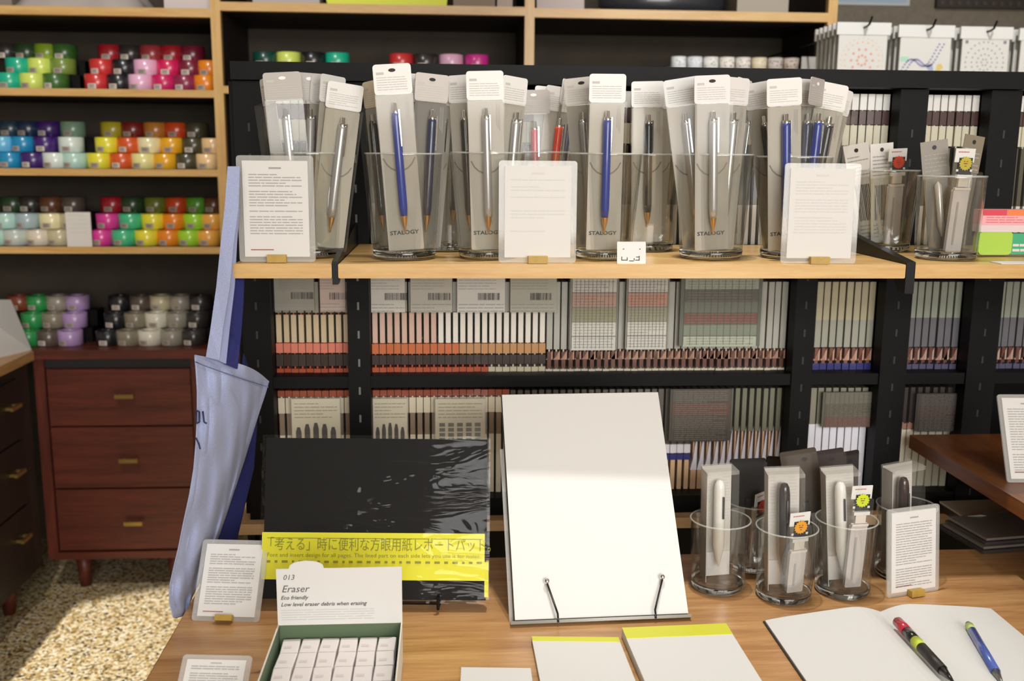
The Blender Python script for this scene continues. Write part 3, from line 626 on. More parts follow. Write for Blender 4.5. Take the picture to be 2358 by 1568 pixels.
# ================================================================ oak shelf in front of the rack
YS = 1.25
p0 = PY(1179, 608, YS); ZS = p0.z; zsb = PY(1179, 641, YS).z
pl, pr = xy(536, 612, YS), xy(2086, 612, YS)
split = xy(771, 612, YS)
def board(x0, x1, label, m=M_oak, y1=YR - .001):
    mb = MB(); mb.rbox(0, 0, x1 - x0, ZS - zsb, 0, y1 - YS, .0015, m, k=2)
    return solo('oak_shelf', mb, label, 'shelf', (x0, YS, zsb))
board(pl, split - .004, 'short oak shelf board at the left end carrying the first sign card')
board(split + .004, pr, 'long oak shelf board carrying the row of glass vases')
board(xy(2107, 612, YS), 1.5, 'oak shelf board to the right of the black end bracket')
for x, lab, drop in ((split - .0035, 'thin black steel bracket between the two left oak boards', 0.008), (pr + .001, 'black steel bracket at the right end of the long oak board', .02)):
    wd = .007 if drop < .01 else .012
    mb = MB(); zt_ = ZS
    pts = [(0, zt_ + .003), (0, zsb - drop), (.02, zsb - drop), (.04, zsb - .0), (YR - YS - .001, zsb - .0), (YR - YS - .001, zt_ + .03), (YR - YS - .06, zt_ + .03)]
    n = len(pts); vs = [(0, y, z - ZS) for y, z in pts] + [(wd, y, z - ZS) for y, z in pts]
    mb.add(vs, [tuple(range(n)), tuple(range(2 * n - 1, n - 1, -1))] + [(i, i + n, (i + 1) % n + n, (i + 1) % n) for i in range(n)], M_blackmetal)
    solo('shelf_bracket', mb, lab, 'bracket', (x, YS, ZS))

# ---------------------------------------------------------------- glass vases with pen packs
def vase(px, Y, z, rb_, rt, h, label, name='glass_vase', base=.012, group='glass vases of pen packs on the oak shelf', py=590):
    x = proj_x(px, Y, z)
    t = thing(name, label, 'vase', (x, Y, z), group)
    th = .0022
    mb = MB(); mb.lathe([(rb_ + .0002, base), (rb_ + (rt - rb_) * .35, h * .4), (rt - .001, h - .002), (rt - .0005, h - .0005), (rt - th * .5, h), (rt - th, h - .001), (rb_ + (rt - rb_) * .35 - th, h * .4), (rb_ - th, base)], M_glass, n=56); mb.build('wall', t)
    mb = MB(); mb.lathe([(.0005, .0005), (rb_ * .86, .0), (rb_ * .97, .002), (rb_ + .0002, .006), (rb_ + .0002, base), (rb_ - th * .6, base + .001), (rb_ * .8, base - .002), (.0005, base - .003)], M_gbase, n=56); mb.build('base', t)
    mb = MB(); mb.lathe([(rt - th * .5 + .0011 * math.cos(a_), h + .0011 * math.sin(a_)) for a_ in [2 * math.pi * k / 8 for k in range(9)]], mat('dfe3de', .05, spec=1.0, alpha=.3), n=56); mb.build('rim', t)
    return Vector((x, Y, z))
def proj_x(px, Y, z):
    lo, hi = -3, 3
    for _ in range(40):
        mid = (lo + hi) / 2
        if proj((mid, Y, z))[0] < px: lo = mid
        else: hi = mid
    return lo
PEN = {'blue': '223388', 'navy': '1d2748', 'black': '1c1b1e', 'red': 'b3222a', 'orange red': 'd8452c', 'silver': 'b9b7b5', 'white': 'd8d6d2', 'dark': '35302c', 'grey': '8f8d8a'}
PL, PW = .235, .047
def pen_mesh(c): 
    m = mat(c, .3, 0 if c not in (PEN['silver'],) else .6, coat=.3)
    return MB().lathe([(.0002, .048), (.0046, .048), (.0055, .06), (.0055, .172), (.0048, .176), (.0002, .176)], m, n=16)
def header_mesh(tone, seed, hole):
    mb = MB(); mb.rbox(-PW / 2, PL - .0365, PW / 2, PL, -.0006, .0006, .004, mat(tone, .65)); rg = random.Random(seed)
    y = -.0009
    if hole:
        mb.prism([(.0045 * math.cos(2 * math.pi * k / 12), PL - .0075 + .0022 * math.sin(2 * math.pi * k / 12)) for k in range(12)][::-1], y - .0001, y, mat('2a2724' if hole == 1 else 'f4f4f2', .7))
    mb.rect(-PW * .42, PL - .0125, -PW * .22, PL - .0095, y, M_inkl)
    lines(mb, rg, -PW * .42, PW * .38, PL - .0145, PL - .032, 6, y, M_inkl, .28, last=.6, wmin=.2, wmax=.8)
    return mb
def card_mesh(tone, brand, seed):
    mb = MB(); mb.rbox(-PW / 2 + .001, .003, PW / 2 - .001, PL - .037, -.0003, .0005, .002, mat(tone, .7)); y = -.0007
    if brand: mb.text('STALOGY', .0072, -.0195, .0235, y, mat('151414', .6), width=.037, bold=.00015)
    for k in range(7):      # the arc printed on the card
        a0, a1 = R(205 + k * 18.5), R(205 + (k + 1) * 18.5)
        f_ = lambda a_, r_: (r_ * .023 * math.cos(a_), y, .133 + r_ * .03 * math.sin(a_))
        mb.quad([f_(a0, 1), f_(a1, 1), f_(a1, .93), f_(a0, .93)], mat('7d786f', .7))
    for k in range(3): mb.rect(PW * .28 + k * .002, .165 - k * .003, PW * .28 + k * .002 + .0007, .193, y, M_ink2)
    return mb
def pack(top, bot, Yt, Yb, z0, yaw, pen, label, tone='e4e2de', card='a9a398', hole=1, brand=False, seed=1, grp='clear pen packs in the glass vases'):
    B_ = Vector((proj_x(bot, Yb, z0), Yb, z0)); T_ = PY(top[0], top[1], Yt)
    up = T_ - B_; L_ = up.length
    M = frame(B_, Vector((math.cos(yaw), math.sin(yaw), 0)), up) @ Matrix.Diagonal((1, 1, L_ / PL, 1))
    t = thing('pen_pack', label, 'pen pack', M, grp)
    part('header_card', cached(('header_card', tone, seed % 3, hole), lambda: header_mesh(tone, seed % 3, hole)), t)
    if card: part('backing_card', cached(('backing_card', card, brand), lambda: card_mesh(card, brand, seed)), t)
    part('sleeve', cached(('sleeve',), lambda: MB().rbox(-PW / 2, .001, PW / 2, PL - .035, -.0125, .001, .002, M_film)), t)
    if pen:
        p_ = part('pen', cached(('pen', pen), lambda: pen_mesh(PEN[pen])), t); p_.location = (0, -.0065, 0)
        part('tip', cached(('tip', 0), lambda: MB().lathe([(.0003, .026), (.0011, .027), (.0013, .032), (.0035, .040), (.0045, .048)], M_gold, n=14)), p_)
        part('button', cached(('button', 0), lambda: MB().lathe([(.0048, .176), (.0048, .179), (.003, .18), (.003, .188), (.0003, .189)], M_chrome, n=14)), p_)
        part('clip', cached(('clip', 0), lambda: MB().box((.0035, -.0068, .135), (.0052, -.0052, .18), M_chrome).box((.0035, -.0055, .174), (.0052, -.002, .179), M_chrome)), p_)
    return t
YF, YBK = 1.335, 1.445
Z1 = ZS + .011
vase(722, 1.35, ZS, .041, .052, .136, 'glass vase of silver pens behind the left sign card')
vase(932, YF - .012, ZS, .041, .051, .136, 'glass vase holding the front blue pen pack, leftmost whole vase')
vase(1036, YBK, ZS, .039, .050, .136, 'glass vase standing back between the blue pen vase and the silver pen vase')
vase(1122, YF - .004, ZS, .038, .050, .138, 'glass vase of white pen packs left of the middle sign card')
vase(1243, YBK + .01, ZS, .038, .050, .14, 'glass vase of red pens behind the middle sign card')
vase(1388, YF - .004, ZS, .038, .050, .138, 'glass vase with blue pen right of the middle sign card')
vase(1487, YBK, ZS, .039, .051, .138, 'glass vase with black pen standing back behind the small price card')
vase(1636, YF, ZS, .042, .052, .138, 'glass vase of silver pens between the black pen and blue pen vases')
vase(1818, YF + .006, ZS, .040, .052, .136, 'glass vase of blue pens behind the right sign card')
vase(2034, YBK, ZS, .036, .044, .118, 'glass vase of barcode packs behind the black end bracket')
vase(2176, YF - .01, ZS, .040, .045, .112, 'glass vase with the yellow badge pen on the right oak board')
G = 'b9b4ae'
P = [  # (top px), bottom px, Ytop, Ybottom, yaw, pen, header tone, card, hole, brand, words
    ((612, 178), 668, 1.345, 1.335, -60, None, 'e4e2de', 'b4aea2', 0, 0, 'thin edge-on pen pack at the left side of the first vase'),
    ((648, 166), 690, 1.305, 1.315, 6, 'silver', G, None, 2, 0, 'grey-headed silver pen pack leaning at the front of the first vase'),
    ((712, 168), 708, 1.335, 1.34, 25, 'grey', G, None, 2, 0, 'grey-headed pen pack behind the silver one in the first vase'),
    ((748, 178), 722, 1.35, 1.355, 50, 'silver', 'd2cfca', 'a09a8e', 0, 0, 'narrow turned silver pen pack in the middle of the first vase'),
    ((768, 174), 740, 1.33, 1.33, 55, 'silver', 'dcdad6', 'a09a8e', 0, 0, 'turned silver pen pack right of centre in the first vase'),
    ((797, 192), 752, 1.32, 1.325, 20, 'silver', 'e6e4e0', 'aaa495', 0, 0, 'white-headed silver pen pack leaning right out of the first vase'),
    ((858, 185), 897, 1.35, 1.34, -50, 'dark', 'e0d0b0', 'a09a8e', 0, 0, 'dark pen pack turned sideways left of the front blue pen'),
    ((901, 147), 937, 1.275, 1.29, 4, 'blue', 'ecebe8', 'b5afa6', 1, 1, 'tall white-headed blue pen pack at the front of the vase'),
    ((962, 170), 962, 1.34, 1.34, 20, 'dark', 'e2e0dc', '8f8a7c', 1, 0, 'white-headed pen pack just behind the tall blue one'),
    ((996, 170), 974, 1.32, 1.32, 25, 'navy', 'c8c2bc', '77736c', 1, 0, 'navy pen pack right of the tall blue pen pack'),
    ((1018, 178), 984, 1.345, 1.34, 40, 'dark', 'e2e0dc', 'a09a8e', 0, 0, 'dark pen pack leaning right behind the navy one'),
    ((1046, 178), 1046, 1.44, 1.44, -15, 'dark', 'e8e6e2', 'b0aa9e', 0, 0, 'white-headed dark pen pack in the set-back vase'),
    ((1068, 172), 1090, 1.33, 1.335, -25, 'dark', 'e8e6e2', 'b0aa9e', 0, 0, 'white-headed dark pen pack at the left of the silver pen vase'),
    ((1116, 163), 1126, 1.285, 1.30, 2, 'silver', 'eeedea', 'bcb6ad', 0, 1, 'white-headed pale silver pen pack facing front left of the middle card'),
    ((1160, 176), 1142, 1.345, 1.345, 30, 'black', 'e8e6e2', 'b0aa9e', 0, 0, 'black pen pack just right of the pale silver pack'),
    ((1188, 177), 1155, 1.32, 1.32, 45, 'silver', 'e8e6e2', 'b0aa9e', 0, 0, 'turned silver pen pack leaning right by the middle card'),
    ((1228, 207), 1232, 1.42, 1.425, 6, 'red', 'b8b2ac', None, 2, 0, 'grey-headed red pen pack above the middle card'),
    ((1268, 200), 1244, 1.46, 1.455, 15, None, 'eceae6', 'b9b3a8', 0, 0, 'plain white-headed pack beside the red pen'),
    ((1292, 200), 1252, 1.44, 1.44, 25, 'orange red', 'dedbd6', 'a8a296', 0, 0, 'orange red pen pack leaning right above the middle card'),
    ((1312, 185), 1262, 1.455, 1.455, 60, 'navy', 'e0ded8', 'a09a8e', 0, 0, 'navy pen pack turned sideways right of the red pens'),
    ((1338, 178), 1366, 1.34, 1.34, -22, 'grey', 'd4d0ca', '9a958a', 1, 0, 'grey pen pack behind the front blue pen, right of the middle card'),
    ((1400, 170), 1388, 1.285, 1.30, 2, 'blue', 'eeedea', 'b8b2a8', 0, 1, 'white-headed blue pen pack facing front right of the middle card'),
    ((1492, 187), 1488, 1.41, 1.42, 4, 'black', 'f0efec', 'c4beb2', 0, 0, 'white-headed black pen pack above the small price card'),
    ((1532, 192), 1505, 1.455, 1.45, 35, None, 'eceae6', 'b9b3a8', 0, 0, 'plain white-headed pack leaning right of the black pen'),
    ((1568, 180), 1612, 1.335, 1.335, -12, 'silver', 'e8e9e8', 'bdb7ac', 0, 0, 'white-headed silver pen pack at the left of the wide silver vase'),
    ((1640, 173), 1638, 1.29, 1.30, 3, 'silver', 'e6e2e0', 'a8a39a', 1, 1, 'silver pen pack with a round hole facing front in the wide silver vase'),
    ((1692, 178), 1655, 1.315, 1.315, 18, 'silver', 'dcd8d4', 'a29d94', 0, 0, 'silver pen pack leaning right in the wide silver vase'),
    ((1716, 182), 1664, 1.345, 1.34, 50, 'silver', 'e2dedb', 'a29d94', 0, 0, 'turned silver pen pack at the right of the wide silver vase'),
    ((1752, 188), 1796, 1.345, 1.345, -30, 'dark', 'e4e2de', 'a8a296', 0, 0, 'dark pen pack at the left of the blue pen vase'),
    ((1806, 180), 1806, 1.295, 1.305, 3, 'blue', 'e6e4e0', 'b0aa9f', 0, 1, 'white-headed blue pen pack left above the right sign card'),
    ((1858, 182), 1832, 1.33, 1.33, 25, 'navy', 'e0deda', '8d887c', 0, 0, 'navy pen pack behind the blue ones above the right sign card'),
    ((1884, 180), 1840, 1.315, 1.315, 48, 'blue', 'b4aeaa', None, 2, 0, 'grey-headed bright blue pen pack above the right sign card'),
    ((1920, 192), 1848, 1.335, 1.33, 12, 'black', 'e6e4e0', 'aaa498', 0, 0, 'white-headed black pen pack leaning right above the right sign card'),
    ((1944, 204), 1856, 1.36, 1.355, 35, None, 'e2e0dc', '9d978a', 0, 0, 'plain pack leaning furthest right above the right sign card'),
]
for k, (tp_, bt, Yt, Yb_, yw, pen, tone, card, hole, brand, words) in enumerate(P):
    pack(tp_, bt, Yt, Yb_, Z1, R(yw), pen, words, tone, card, hole, bool(brand), k)

# badge (starburst) pieces
def badge(mb, x, z, y, r, c, T=None, n=16):
    pts = []
    for k in range(2 * n): rr = r if k % 2 == 0 else r * .82; a_ = math.pi * k / n; pts.append((x + rr * math.cos(a_), z + rr * math.sin(a_)))
    mb.prism(pts[::-1], y - .0008, y, mat(c, .5), T)
    for dx, dz, w in ((-.32, .25, .2), (.1, .25, .2), (-.3, -.05, .55), (-.12, -.4, .25)): mb.rect(x + dx * r, z + dz * r, x + (dx + w) * r, z + (dz + .12) * r, y - .001, mat('7a3a1c', .6), T)
def badge_pack(top, botx, Yt, Yb, z0, yaw, c, label, W_=.028, parent_grp=None):
    B_ = Vector((proj_x(botx, Yb, z0), Yb, z0)); T_ = PY(top[0], top[1], Yt); L_ = (T_ - B_).length
    t = thing('badge_pen_pack', label, 'pen pack', frame(B_, Vector((math.cos(yaw), math.sin(yaw), 0)), T_ - B_), parent_grp)
    w = W_ / 2
    mb = MB(); mb.box((-w, -.001, L_ - .018), (w, 0, L_), M_white); lines(mb, random.Random(3), -w * .7, w * .7, L_ - .002, L_ - .007, 1, -.0013, mat('b87878', .7), .3); mb.build('header_card', t)
    mb = MB(); mb.box((-w * .55, -.002, L_ - .034), (w * .8, -.0012, L_ - .012), M_dark); badge(mb, .001, L_ - .0195, -.0025, .0095, c)
    for sx in (-1, 1): mb.rect(sx * .010 - .0016, L_ - .03, sx * .010 + .0016, L_ - .027, -.0031, M_white)
    mb.build('badge', t)
    mb = MB(); mb.box((-w * .75, -.006, L_ - .0385), (w * .8, -.001, L_ - .034), M_white); mb.box((-w * .5, -.005, L_ - .05), (w * .5, -.001, L_ - .0385), mat('d8cfc4', .5)); mb.box((-w * .8, -.006, L_ - .054), (w * .8, -.001, L_ - .051), mat('e6dad2', .5)); mb.build('clip_holder', t)
    mb = MB(); mb.rbox(-w * .8, 0, w * .8, L_ - .054, -.004, .002, .002, mat('cfc6c4', .5)); mb.rect(-w * .3, .01, -w * .1, L_ - .07, -.0045, mat('a8a0a0', .5)); mb.build('insert', t)
    mb = MB(); mb.rbox(-w, -.0005, w, L_ - .016, -.008, .003, .002, M_film); mb.build('sleeve', t)
badge_pack((2068, 342), 2050, 1.425, 1.44, Z1, R(5), 'd04028', 'pack with a red starburst badge in the vase behind the black bracket')
badge_pack((2224, 342), 2190, 1.30, 1.31, Z1, R(5), 'b8a82c', 'pack with a mustard starburst badge in the right vase')
def bar_pack(top, botx, Yt, Yb, z0, yaw, label, W_=.036, bars=True, tone='dedad4'):
    B_ = Vector((proj_x(botx, Yb, z0), Yb, z0)); T_ = PY(top[0], top[1], Yt); L_ = (T_ - B_).length; w = W_ / 2
    t = thing('pen_pack', label, 'pen pack', frame(B_, Vector((math.cos(yaw), math.sin(yaw), 0)), T_ - B_)); rg = random.Random(int(top[0]))
    mb = MB(); mb.box((-w, -.001, L_ - .05), (w, 0, L_), mat(tone, .6)); mb.prism([(.003 * math.cos(k * .6), L_ - .009 + .003 * math.sin(k * .6)) for k in range(10)][::-1], -.0014, -.0012, M_dark)
    lines(mb, rg, -w * .8, w * .8, L_ - .016, L_ - .048, 6, -.0014, M_ink2, .3); mb.build('header_card', t)
    mb = MB(); mb.box((-w * .95, 0, .002), (w * .95, .001, L_ - .05), mat('d2cdc4' if bars else '6d6860', .6))
    if bars:
        for k in range(9): mb.rect(-w * .6 + k * w * .13, .035, -w * .6 + k * w * .13 + w * (.04 + .05 * rg.random()), L_ - .06, -.0006, M_dark)
        lines(mb, rg, -w * .7, w * .7, .03, .008, 4, -.0006, M_ink2, .3)
    mb.build('backing_card', t)
    if not bars:
        mb = MB(); mb.lathe([(.001, .02), (.0045, .035), (.0045, L_ - .06), (.001, L_ - .055)], mat('c8c4c0', .3, .4), Matrix.Translation((0, -.005, 0)), 14); mb.build('pen', t)
    MB().rbox(-w, 0, w, L_ - .048, -.01, .002, .002, M_film).build('sleeve', t)
bar_pack((2030, 330), 2030, 1.44, 1.445, Z1, R(6), 'white barcode pack in the vase behind the black bracket')
bar_pack((1998, 335), 2016, 1.46, 1.455, Z1, R(-20), 'white pack leaning left in the vase behind the black bracket')
bar_pack((1970, 332), 2008, 1.45, 1.45, Z1, R(-35), 'white pack leaning furthest left behind the right sign card')
bar_pack((2150, 324), 2168, 1.33, 1.33, Z1, R(-8), 'clear grey-headed pack at the left of the right vase', bars=False, tone='8f8a80', W_=.036)
bar_pack((2245, 312), 2195, 1.35, 1.345, Z1, R(15), 'tall clear brown-headed pack leaning right in the right vase', bars=False, tone='857a68', W_=.034)

# ---------------------------------------------------------------- sign cards on small wooden feet
def sign(bl, br, top_y, z0, lean, label, style, foot=True, thick=.0025, top_x=None):
    a, b = PZ(bl[0], bl[1], z0), PZ(br[0], br[1], z0); c = (a + b) / 2; w = (b - a).length
    xd = (b - a).normalized(); nrm = Vector((-xd.y, xd.x, 0)); up = Vector((0, 0, 1)) * math.cos(R(lean)) + nrm * math.sin(R(lean))
    lo, hi = .01, .6
    for _ in range(30):
        m_ = (lo + hi) / 2
        if proj(c + up * m_)[1] > top_y: lo = m_
        else: hi = m_
    h = lo
    M = frame(c, xd, up); t = thing('sign_card', label, 'sign', M); rg = random.Random(int(bl[0]))
    mb = MB(); mb.rbox(-w / 2, .0005, w / 2, h, 0, thick, .004, M_acryl); mb.build('acrylic_sheet', t)
    i = w * .075; mb = MB(); mb.box((-w / 2 + i, -.0004, i), (w / 2 - i, thick + .0004, h - i * .9), M_paper)
    y = -.0009; x0, x1 = -w / 2 + i + w * .08, w / 2 - i - w * .08; zt_ = h - i - h * .04
    ink = M_ink2 if style['ink'] else mat('d3d0cb', .8)
    mb.rect(-w * .08, zt_ - h * .03, w * .08, zt_ - h * .015, y, ink)
    gaps = style.get('gaps', ()); lines(mb, rg, x0, x1, zt_ - h * .07, h * style.get('end', .2), style['n'], y, ink, .3, gaps=gaps)
    if style['ink']: mb.rect(x0, h * .115, x0 + w * .3, h * .125, y, mat('9a6a60', .8))
    mb.build('paper', t)
    if foot:
        fw = w * .125; fh = h * .075
        Mi = M.inverted() @ Matrix.Translation(c)
        mb = MB(); ang = Matrix.Translation((0, 0, 0))
        mb.box((-fw, -.010, 0.0004), (fw, -.0014, fh), M_blockwood, None); mb.build('foot', t)
    return t
sign((552, 604), (727, 604), 358, ZS, 1, 'laminated text card on wooden foot, at the left end of the oak shelf', dict(ink=1, n=22, gaps=(5, 12, 14), end=.26))
sign((1148, 606), (1326, 606), 370, ZS, 1, 'near blank white laminated card standing in the middle of the oak shelf', dict(ink=0, n=16, gaps=(1, 4, 6, 7, 8, 12, 13, 14), end=.3))
sign((1797, 607), (1970, 608), 376, ZS, 1, 'faintly printed laminated card on the oak shelf at the right', dict(ink=0, n=18, gaps=(5, 11), end=.3))
sign((440, 1430), (596, 1434), 1243, ZT, 33, 'laminated text card leaning back at the left edge of the table', dict(ink=1, n=22, gaps=(5, 13), end=.2))
sign((2043, 1379), (2162, 1360), 1167, ZT, 6, 'angled laminated text card right of the table glasses', dict(ink=1, n=26, gaps=(17,), end=.1))
sign((398, 1620), (562, 1624), 1508, ZT, 45, 'laminated text card cut off by the bottom left of the picture', dict(ink=1, n=12, gaps=(2,), end=.2), foot=False)
# small price card on the shelf
p = PZ(1452, 606, ZS); mb = MB(); mb.rbox(-.0185, 0, .0185, .028, 0, .0008, .001, M_white)
for k, (x, z, w, h) in enumerate(((-.011, .018, .0016, .0012), (.010, .018, .0016, .0012), (-.013, .004, .007, .001), (-.013, .004, .001, .005), (-.006, .004, .001, .004), (-.003, .003, .006, .001), (.003, .004, .001, .003), (.005, .004, .005, .001), (.0095, .004, .001, .006), (.006, .008, .004, .001))): mb.rect(x, z, x + w, z + h, -.0004, M_dark)
solo('price_card', mb, 'small white card with black marks at the front of the oak shelf', 'card', Matrix.Translation((p.x, YS + .006, ZS)) @ Matrix.Rotation(R(-8), 4, 'X'))
# right side of the shelf: colourful packets and a paper slip
p = PZ(2250, 592, ZS); Yq = p.y
wq = .1
t = thing('sticky_note_packet', 'pink and orange topped packet of film notes on the right oak board', 'packet', (p.x, Yq, ZS))
mb = MB(); mb.box((0, 0, .045), (wq, .02, .066), mat('f0a8b0', .5)); 
for k, c in enumerate(('d8304a', 'ee7a3a', 'e8d040')): mb.rect(.003 + k * .035, .058, .003 + k * .035 + .034, .066, -.0006, mat(c, .5))
lines(mb, random.Random(4), .008, wq - .01, .057, .047, 3, -.0006, mat('d86a78', .6), .3); mb.box((0, .001, .035), (wq, .02, .045), mat('e2cdd0', .5)); mb.build('label', t)
mb = MB(); mb.rbox(.002, .003, .05, .036, .002, .018, .006, mat('a8d040', .5)); mb.build('lime_pad', t)
mb = MB(); mb.rbox(.048, .004, wq, .033, .004, .018, .003, mat('2fa878', .5)); lines(mb, random.Random(5), .052, wq - .004, .02, .006, 2, .0034, M_white, .5); mb.build('green_pad', t)
MB().box((-.001, -.002, 0), (wq + .002, .022, .067), M_film).build('case', t)
a = PZ(2262, 600, ZS); mb = MB(); mb.box((0, 0, 0), (.1, .03, .0008), M_paper); solo('paper_slip', mb, 'white paper slip at the front of the right oak board', 'paper', (a.x, YS + .004, ZS + .0002))

# ================================================================ table
XT0 = PZ(430, 1400, ZT).x
YT1 = PZ(1140, 1284, ZT).y
tab = thing('table', 'long walnut table carrying the pads, glasses and open notebook in front of the rack', 'table', (0, .9, 0))
MB().rbox(XT0, ZT - .03, 1.6, ZT, .45 - .9, YT1 - .9, .002, M_table, k=2).build('tabletop', tab)
for x in (XT0 + .05, 1.5):
    for y in (.52, YT1 - .07): MB().box((x - .02, y - .92, 0), (x + .02, y - .88, ZT - .03), M_walnutv).build('leg', tab)
MB().box((XT0 + .03, YT1 - .06 - .9, ZT - .1), (1.55, YT1 - .04 - .9, ZT - .03), M_walnut).build('apron', tab)

# side board at the right with its card
ZQ = .867; XQ = .74
a = PZ(2110, 1010, ZQ); XQ = a.x
sb = thing('side_shelf', 'dark brown board running toward the viewer above the right of the table', 'shelf', (XQ, 1.2, ZQ))
m_side = wood('side_board_wood', '6a3a1c', '9a6232', 'Y', .4)
mb = MB(); mb.box((0, -.45, -.022), (.8, YR - .002 - 1.2, 0), m_side); mb.build('board', sb)  # near end lengthened out of view to shade the table
mb = MB(); mb.box((.3, .1, ZT - ZQ), (.34, .3, -.022), M_black); mb.build('support', sb)
sign((2320, 1112), (2445, 1112), 908, ZQ, 24, 'laminated text card standing on the side board at the right edge', dict(ink=1, n=26, gaps=(17,), end=.1), foot=False)
# glossy packets lying under the side board
for k, (px, py, w, d, rz, lab) in enumerate(((2262, 1275, .22, .10, 8, 'clear glossy packet stack lying under the side board'), (2225, 1215, .2, .08, 3, 'flat tray with white edge behind the glossy packets under the side board'))):
    p = PZ(px, py, ZT); t = thing('flat_packet', lab, 'packet', Matrix.Translation((p.x, p.y, ZT)) @ Matrix.Rotation(R(rz), 4, 'Z'))
    if k == 0:
        mb = MB()
        for j in range(4): mb.box((.004 * j, .003 * j, .0005 + j * .005), (w, d, .004 + j * .005), mat(['3a3434', '8a8078', '4a4242', '9a9088'][j], .3, coat=.6))
        mb.build('insert', t); MB().box((-.002, -.002, 0), (w + .002, d + .002, .021), M_film).build('film', t)
    else:
        MB().box((0, 0, 0), (w, d, .012), mat('2a2424', .5)).box((.0, -.001, .012), (w, d, .015), mat('c8bca8', .5)).build('insert', t); MB().tube([(0, 0, .018), (.02, -.002, .02), (.035, 0, .017)], .0015, M_white).build('tie', t)

# ---------------------------------------------------------------- black report pad on a wire easel
def panel_frame(bl, br, top_y, z0, lean):
    a, b = PZ(bl[0], bl[1], z0), PZ(br[0], br[1], z0); c = (a + b) / 2; w = (b - a).length
    xd = (b - a).normalized(); nrm = Vector((-xd.y, xd.x, 0)); up = Vector((0, 0, 1)) * math.cos(R(lean)) + nrm * math.sin(R(lean))
    lo, hi = .01, .6
    for _ in range(30):
        m_ = (lo + hi) / 2
        if proj(c + up * m_)[1] > top_y: lo = m_
        else: hi = m_
    return frame(c, xd, up), w, lo
zp = ZT + .012
M, w, h = panel_frame((596, 1386), (1126, 1390), 1003, zp, 15)
pad = thing('report_pad', 'large black report pad with a yellow band, wrapped in clear film, on a wire easel', 'pad', M)
MB().box((-w / 2 + .004, 0, .004), (w / 2 - .004, .012, h - .004), mat('0b0a0b', .6, 0, .15)).build('pad_body', pad)
mb = MB(); z0, z1 = h * .135, h * .415
mb.box((-w / 2 + .002, -.0008, z0), (w / 2 - .006, .0130, z1), mat('dcd820', .55)); y = -.0014
mb.box((w / 2 - .006, -.0006, z0 - .02), (w / 2 - .001, .0134, z1 - .035), mat('d8d42a', .55))
m_t = mat('8a8a1c', .6)
mb.text('\u300c\u8003\u3048\u308b\u300d\u6642\u306b\u4fbf\u5229\u306a\u65b9\u773c\u7528\u7d19\u30ec\u30dd\u30fc\u30c8\u30d1\u30c3\u30c9\u3002', .0175, -w * .485, h * .315, y, m_t, width=w * .96)
lines(mb, random.Random(8), -w * .47, w * .47, z1 - .003, z1 - .011, 1, y, m_t, .12, wmin=.4, wmax=1.2, last=.95)
mb.text('Font and insert design for all pages. The lined part on each side lets you use it for notes.', .007, -w * .47, h * .27, y, m_t, width=w * .93)
lines(mb, random.Random(9), -w * .47, w * .47, h * .258, h * .225, 1, y, m_t, .42, wmin=.02, wmax=.06, last=.98)
mb.build('paper_band', pad)
MB().rbox(-w / 2, 0, w / 2, h, -.003, .015, .001, M_wrap).build('shrink_wrap', pad)
ez = thing('wire_easel', 'black wire easel holding up the black report pad', 'easel', M)
for sx in (-.28, .28):
    x = sx * w; MB().tube([(x, .017, h * .7), (x, .018, -.004), (x, -.004, -.006), (x, -.008, .004), (x, -.008, .012)], .002, M_blackmetal).build('arm', ez)
    Mi = M.inverted(); pt = Mi @ Vector((*(M @ Vector((x, .1, 0)))[:2], ZT + .002)); MB().tube([(x, .018, h * .7), tuple(pt)], .002, M_blackmetal).build('leg', ez)
MB().tube([(-.28 * w, .018, -.003), (.28 * w, .018, -.003)], .002, M_blackmetal).build('crossbar', ez)

# ---------------------------------------------------------------- white writing pad on a stand
zp = ZT + .006
M, w, h = panel_frame((1186, 1428), (1585, 1412), 906, zp, 38)
wp = thing('writing_pad', 'blank white A4 writing pad leaning back on an acrylic stand', 'pad', M)
MB().box((-w / 2, 0, 0), (w / 2, .006, h), M_white).build('paper_block', wp)
mb = MB().box((-w / 2 - .001, .006, -.002), (w / 2 + .001, .008, h + .001), mat('3a3836', .5)); mb.build('cover', wp)
st = thing('pad_stand', 'clear acrylic stand with two wire arms holding the white writing pad', 'stand', M)
MB().box((-w / 2 - .006, .0085, -.004), (w / 2 + .002, .0125, h * .75), M_acryl).build('backrest', st)
MB().box((-w / 2 - .006, -.006, -.0062), (w / 2 + .002, .0125, -.0024), mat('8d8980', .2, .3)).build('ledge', st)
for sx, lx in ((-.26, -.01), (.3, .015)):
    x = sx * w; mb = MB(); mb.tube([(x, -.007, -.006), (x, -.008, .004), (x + lx, -.005, .043)], .0013, mat('3a3a3a', .25, .9)); mb.sphere((x + lx, -.005, .045), .0036, M_chrome); mb.build('wire_arm', st)
Mi = M.inverted(); pt = Mi @ (M @ Vector((0, .0125, h * .5)) + Vector((0, .07, 0))); pt2 = M @ Vector((0, .0125, h * .5)); 
q1 = Mi @ Vector((pt2.x - .05, pt2.y + .03, ZT + .001)); q2 = Mi @ Vector((pt2.x + .05, pt2.y + .03, ZT + .001))
MB().add([(-.05, .0125, h * .5), (.05, .0125, h * .5), tuple(q2), tuple(q1), (-.05, .0155, h * .5), (.05, .0155, h * .5), tuple(q2 + Vector((0, .003, 0))), tuple(q1 + Vector((0, .003, 0)))], [(0, 1, 2, 3), (7, 6, 5, 4), (0, 3, 7, 4), (1, 5, 6, 2), (2, 6, 7, 3)], M_acryl).build('leg', st)

